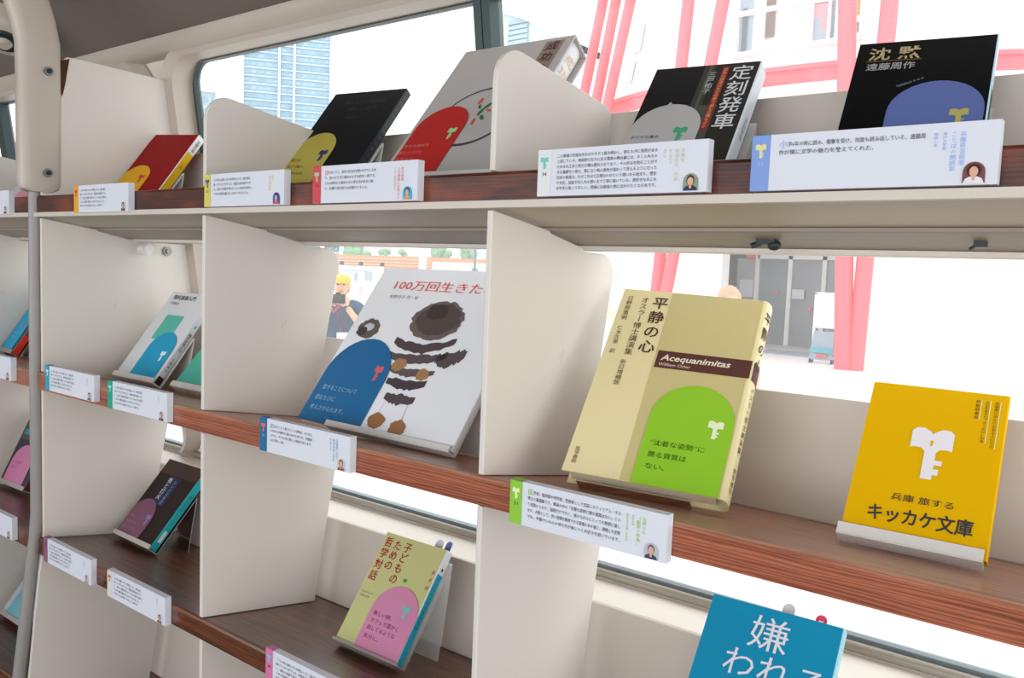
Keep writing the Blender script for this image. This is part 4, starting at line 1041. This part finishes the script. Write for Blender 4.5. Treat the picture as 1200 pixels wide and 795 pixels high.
M_TWIN = [pm('far_glass_a', '#86a9bd', .5, .3), pm('far_glass_b', '#92b4c6', .5, .3), pm('far_glass_c', '#9dbdcc', .5, .3)]
far_tower(286, 389, 36, 170, 'tall pale blue apartment tower seen through the window', 30, (.0, .41, .58, 1.0), pm('far_blue', '#93b3c6', .6, .3, .05, .05), pm('far_white', '#d4e2ea', .6, .3), 20)
far_tower(222, 254, 107, 140, 'lower grey apartment building left of the tall blue tower', 11, (.0, 1.0), pm('far_grey', '#a9b8c0', .6, .3, .05, .05), pm('far_white2', '#c9d3d9', .6, .3), 16)
far_tower(378, 400, 288, 95, 'pale glass building behind the cream divider on the middle shelf', 4, (0, 1), pm('far_grey', '#a9b8c0', .6, .3, .05, .05), pm('far_white', '#d4e2ea', .6, .3), 14)
# arched glass hall
P0, P1 = at(583, 60, 120), at(672, 60, 120); root = empty('arched_hall', Vector(((P0.x + P1.x) / 2, 120, ZG))); tag(root, 'pale glass hall with a curved roof behind the slipcased book', 'building')
pts = []
for px, py in ((560, 7), (585, 9), (600, 11), (612, 14), (625, 19), (640, 27), (655, 36), (668, 45), (680, 52)):
    q = at(px, py, 120); pts.append((q.x - root.location.x, q.z - ZG))
m = MB(); m.prism([(pts[-1][0], 0, 0)] + [(x, 0, z) for x, z in pts[::-1]] + [(pts[0][0], 0, 0)], (0, 30, 0), pm('far_hall', '#c3d2da', .5, .3, .05, .1)); m.build('glass_wall', root)
m = MB()
for (x, z), (x2, z2) in zip(pts, pts[1:]): m.prism([(x, -1, z - 1.2), (x2, -1, z2 - 1.2), (x2, -1, z2 + .5), (x, -1, z + .5)], (0, 32, 0), pm('far_roof', '#dbe5ea', .6, .3))
m.build('roof_edge', root)
for px in (595, 619, 650):
    q = at(px, 40, 120); x = q.x - root.location.x; m = MB(); m.box((x - .5, -.6, 0), (x + .5, 0, max(zz_ for xx, zz_ in pts) - 4 * (1 + (px - 595) / 20)), pm('far_white', '#d4e2ea', .6, .3)); m.build('mullion', root)
for k in range(5):
    q = at(601, 26 + 6 * k, 119.3); m = MB(); m.box((q.x - root.location.x - 1.6, -.5, q.z - ZG - .3), (q.x - root.location.x + 3, 0, q.z - ZG + .3), pm('far_grey2', '#9db4bf', .6, .3)); m.build('louvre', root)
# brick building low on the horizon, wall, trees, poles
A, B = at(388, 298, 48), at(505, 298, 48); zt = at(440, 299.5, 48).z
root = empty('brick_building', Vector(((A.x + B.x) / 2, 48, ZG))); tag(root, 'long low orange brick building with pale bands beyond the picture book', 'building')
hw = (B.x - A.x) / 2; hz = zt - ZG
m = MB(); m.box((-hw, 0, 0), (hw, 8, hz), pm('orange_brick', '#c99a80', .8, .2, .06, 2)); m.build('wall', root)
m = MB()
for k in range(6): m.box((-hw, -.05, hz - .25 * k - .30), (hw, 0, hz - .25 * k - .24), pm('brick_band', '#e3c9b6', .8, .2))
m.build('pale_courses', root)
A, B = at(507, 307, 40), at(620, 307, 40); m = MB(); m.box((0, 0, 0), (B.x - A.x, .4, A.z - ZG), M_BWALL); o = m.build('white_garden_wall'); o.location = (A.x, 40, ZG); tag(o, 'low white wall right of the orange brick building', 'wall')
M_LEAF = pm('far_leaves', '#8fae92', .8, .2, .25, 1.5)
for (px, py, r_, lab) in ((416, 294, .95, 'pale green tree above the brick building, first from left'), (430, 298, .42, 'small pale green bush second along the brick building roofline'), (451, 297, .6, 'pale green bush third along the brick building roofline'), (472, 297, .5, 'pale green bush just left of the white light pole'), (513, 295.5, .8, 'pale green tree right of the white light pole'), (526, 298, .5, 'small pale green bush right of the light pole'), (549, 295.5, .7, 'pale green tree beside the thin dark pole')):
    q = at(px, py, 62); root = empty('tree', Vector((q.x, 62, ZG))); tag(root, lab, 'tree', 'trees along the skyline')
    m = MB(); hz = q.z - ZG
    for k in range(6): m.ball((random.uniform(-.6, .6) * r_, random.uniform(-.6, .6) * r_, hz + random.uniform(-.4, .4) * r_), r_ * random.uniform(.5, .8), M_LEAF, 10, 7, .12)
    m.build('crown', root); m = MB(); m.tube([(0, 0, 0), (0, 0, hz)], [.16, .08], pm('bark', '#7a6a58', .9, .1), 8); m.build('trunk', root)
q = at(495.5, 300, 30); m = MB(); m.tube([(0, 0, 0), (0, 0, 7)], .19, pm('pale_pole', '#cfd6da', .5, .4), 14); o = m.build('light_pole', smooth=True); o.location = (q.x, 30, ZG); tag(o, 'wide pale grey light pole beyond the top of the picture book', 'pole')
q = at(556.5, 310, 35); m = MB(); m.tube([(0, 0, 0), (0, 0, 6)], .07, pm('dark_pole', '#7c858a', .5, .4), 10); m.ball((0, 0, q.z - ZG - .5), (.25, .2, .35), pm('dark_pole', '#7c858a', .5, .4)); o = m.build('street_pole', smooth=True); o.location = (q.x, 35, ZG); tag(o, 'thin dark street pole near the cream divider edge', 'pole')

# ------------------------------------------------------------------ people outside
def skin_body(name, verts, edges, radii, mat, parent, sub=2):
    me = bpy.data.meshes.new(name); me.from_pydata(verts, edges, []); me.materials.append(mat)
    o = bpy.data.objects.new(name, me); COL.objects.link(o); o.parent = parent
    sk = o.modifiers.new('skin', 'SKIN'); sk.use_smooth_shade = True
    for i, r_ in enumerate(radii):
        me.skin_vertices[0].data[i].radius = (r_, r_) if not isinstance(r_, tuple) else r_
    me.skin_vertices[0].data[0].use_root = True
    s_ = o.modifiers.new('sub', 'SUBSURF'); s_.levels = sub; s_.render_levels = sub
    return o


def person(px, py_top, Y, height, label, pose, cols, face_yaw):
    q = at(px, py_top, Y)
    M = Matrix.Translation(Vector((q.x, Y, ZG))) @ Matrix.Rotation(face_yaw, 4, 'Z')   # local -Y is forward
    root = empty('person', M); tag(root, label, 'person')
    k = height / 1.72
    S = lambda x, y, z: (x * k, y * k, z * k)
    skinm = pm('skin tone', '#d9aa8c', .6, .3, .03, 10)
    hips = .95
    V = [S(0, 0, .95), S(0, 0, 1.10), S(0, .01, 1.28), S(0, .01, 1.42), S(0, -.005, 1.50), S(0, -.02, 1.56)]
    E = [(0, 1), (1, 2), (2, 3), (3, 4), (4, 5)]; Rr = [(.15, .11), (.145, .10), (.165, .115), (.13, .085), (.055, .055), (.06, .06)]
    def chain(start, pts, rs):
        last = start
        for p_, r_ in zip(pts, rs): V.append(S(*p_)); Rr.append(r_); E.append((last, len(V) - 1)); last = len(V) - 1
        return last
    for sx in (-1, 1):
        chain(0, [(sx * .09, 0, .86), (sx * .10, -.01, .50), (sx * .10, .02, .10), (sx * .11, -.10, .04)], [.085, .062, .045, .04])
    hands = []
    for sx in (-1, 1):
        if pose == 'camera': pts = [(sx * .19, 0, 1.40), (sx * .25, -.08, 1.16), (sx * .075, -.24, 1.42)]
        else: pts = [(sx * .19, 0, 1.40), (sx * .23, .02, 1.12), (sx * .23, -.05, .86)]
        chain(3, pts, [.058, .042, .030]); hands.append(pts[-1])
    body = skin_body('body', V, E, [(r_[0] * k, r_[1] * k) if isinstance(r_, tuple) else r_ * k for r_ in Rr], skinm, root)
    # head with a face
    h = MB(); h.ball(S(0, -.03, 1.615), (.075 * k, .095 * k, .112 * k), skinm, 18, 12)
    h.ball(S(0, -.13, 1.605), (.014 * k, .02 * k, .02 * k), skinm, 8, 6)
    for sx in (-1, 1):
        h.ball(S(sx * .076, -.02, 1.61), (.012 * k, .02 * k, .03 * k), skinm, 8, 6); h.ball(S(sx * .03, -.115, 1.635), (.012 * k, .008 * k, .007 * k), M_INK, 8, 6)
    h.ball(S(0, -.118, 1.565), (.024 * k, .008 * k, .006 * k), pm('lip', '#b06a62', .6, .3), 8, 6)
    hd = h.build('head', root, smooth=True)
    # shirt: follows the torso and upper arms
    sv = [V[i] for i in range(4)]; se = [(0, 1), (1, 2), (2, 3)]; sr = [(.165 * k, .125 * k), (.16 * k, .115 * k), (.18 * k, .13 * k), (.13 * k, .095 * k)]
    base = 3
    for s_i, sx in enumerate((-1, 1)):
        el = (sx * .25, -.08, 1.16) if pose == 'camera' else (sx * .23, .02, 1.12)
        sv += [S(sx * .19, 0, 1.40), S(*(Vector((sx * .19, 0, 1.40)).lerp(Vector(el), .75)))]; n_ = len(sv); se += [(base, n_ - 2), (n_ - 2, n_ - 1)]; sr += [.072 * k, .062 * k]
    skin_body('shirt', sv, se, sr, pm('shirt ' + cols[0], cols[0], .8, .2, .1, 20), root)
    tv = [S(0, 0, .97)]; te = []; tr = [(.158 * k, .12 * k)]
    for sx in (-1, 1):
        tv += [S(sx * .09, 0, .86), S(sx * .10, -.01, .50), S(sx * .10, .02, .10)]; n_ = len(tv); te += [(0, n_ - 3), (n_ - 3, n_ - 2), (n_ - 2, n_ - 1)]; tr += [.098 * k, .078 * k, .065 * k]
    skin_body('trousers', tv, te, tr, pm('trousers ' + cols[1], cols[1], .8, .2, .1, 20), root)
    hm = pm('hair ' + cols[2], cols[2], .7, .3, .15, 40)
    hh = MB()
    if pose == 'camera':
        hatm = pm('yellow cap', '#e8b24a', .7, .2, .05, 30)
        vs_ = []
        hh.ball(S(0, -.015, 1.665), (.092 * k, .112 * k, .075 * k), hatm, 18, 10); hh.ball(S(0, -.11, 1.652), (.07 * k, .07 * k, .012 * k), hatm, 14, 6)
        hh.build('cap', root, smooth=True)
        hb = MB(); hb.ball(S(0, .02, 1.60), (.08 * k, .082 * k, .085 * k), hm, 14, 8); hb.build('hair', root, smooth=True)
        for sx in (-1, 1):     # hands closed round the camera
            cxm = S(sx * .075, -.24, 1.42); hd_ = MB()
            vv = [(cxm[0], cxm[1], cxm[2]), (cxm[0] - sx * .01, cxm[1] - .03, cxm[2] + .05)]; ee = [(0, 1)]; rr_ = [.028, .03]
            for f in range(4):
                zf = cxm[2] + .085 - f * .021
                vv += [(cxm[0] - sx * .012, cxm[1] - .055, zf), (cxm[0] - sx * .035, cxm[1] - .078, zf - .004), (cxm[0] - sx * .055, cxm[1] - .070, zf - .008)]
                n_ = len(vv); ee += [(1, n_ - 3), (n_ - 3, n_ - 2), (n_ - 2, n_ - 1)]; rr_ += [.010, .009, .008]
            vv += [(cxm[0] - sx * .03, cxm[1] - .01, cxm[2] + .03), (cxm[0] - sx * .055, cxm[1] - .015, cxm[2] + .05)]; n_ = len(vv); ee += [(0, n_ - 2), (n_ - 2, n_ - 1)]; rr_ += [.011, .009]
            skin_body('hand', vv, ee, rr_, skinm, root, 1)
    else:
        hh.ball(S(0, -.005, 1.645), (.09 * k, .112 * k, .098 * k), hm, 18, 12, .03); hh.ball(S(0, .04, 1.56), (.085 * k, .07 * k, .12 * k), hm, 14, 8, .03); hh.build('hair', root, smooth=True)
        for sx in (-1, 1):
            c_ = S(sx * .23, -.05, .86); vv = [c_, (c_[0], c_[1] - .01, c_[2] - .07)]; ee = [(0, 1)]; rr_ = [.026, .034]
            for f in range(4): vv += [(c_[0] + (f - 1.5) * .018, c_[1] - .02, c_[2] - .12), (c_[0] + (f - 1.5) * .018, c_[1] - .035, c_[2] - .165 + abs(f - 1.4) * .008)]; n_ = len(vv); ee += [(1, n_ - 2), (n_ - 2, n_ - 1)]; rr_ += [.0095, .008]
            vv += [(c_[0] - sx * .03, c_[1] - .02, c_[2] - .05), (c_[0] - sx * .035, c_[1] - .035, c_[2] - .09)]; n_ = len(vv); ee += [(0, n_ - 2), (n_ - 2, n_ - 1)]; rr_ += [.011, .009]
            skin_body('hand', vv, ee, rr_, skinm, root, 1)
    return root, S, M


Yp = 8.0
for _ in range(3):
    q = at(401, 321, Yp)
hgt = 1.72
# distance at which a 1.72 m person's cap reaches the photo's height
lo_, hi_ = 3.0, 30.0
for _ in range(40):
    mid_ = (lo_ + hi_) / 2
    if at(401, 321, mid_).z > ZG + 1.74: lo_ = mid_
    else: hi_ = mid_
Yp = lo_
qq = at(401, 321, Yp); yaw = math.atan2(CAM.x - qq.x, -(CAM.y - qq.y)) 
pr, S, PMx = person(401, 321, Yp, hgt, 'person in yellow cap and navy shirt photographing, seen through the window', 'camera', ('#39506a', '#3a4048', '#4a3a30'), yaw - .1)
# things the person holds or wears
cm_ = empty('camera_body', PMx @ Matrix.Translation(Vector(S(0, -.33, 1.50)))); cm_.name = 'handheld_camera'; tag(cm_, 'dark camera held up to the face by the person in the yellow cap', 'camera')
m = MB(); m.box((-.068, -.03, -.045), (.068, .03, .045), M_BLACK); m.box((-.025, -.03, .045), (.025, .02, .062), M_BLACK); m.build('camera_housing', cm_, bevel=.006)
m = MB(); m.tube([(0, -.03, 0), (0, -.10, 0)], [.036, .034], M_BLACK, 18); m.build('lens', cm_, smooth=True)
m = MB(); m.tube([(-.066, 0, .02), (-.09, .02, -.09), (-.04, -.02, -.13), (.02, .0, -.06)], .012, pm('pink_strap', '#b8476a', .7, .2), 8); m.build('strap', cm_, smooth=True)
o_ = empty('name_badge', PMx @ Matrix.Translation(Vector(S(.03, -.155, 1.12)))); tag(o_, 'white name badge hanging on the chest of the person in the yellow cap', 'badge')
m = MB(); m.box((-.055, -.004, -.038), (.055, .004, .038), M_PAPER); m.build('card', o_); m = MB(); m.box((.0, -.006, -.115), (.09, .004, -.05), pm('badge_blue', '#9cc4e6', .6, .3)); m.build('blue_pass', o_)
m = MB(); m.tube([(-.02, 0, .038), (-.07, .05, .28)], .005, pm('lanyard', '#8a2a4a', .7, .2), 6); m.tube([(.02, 0, .038), (.03, .05, .28)], .005, pm('lanyard', '#8a2a4a', .7, .2), 6); m.build('lanyard', o_)
person(855, 335, 5.6, at(855, 335, 5.6).z - ZG - .02, 'person with light brown hair standing outside, only the hair showing above the thick beige book', 'stand', ('#d8d4cc', '#5a5f66', '#c09a80'), .6)
bpy.context.view_layer.update()
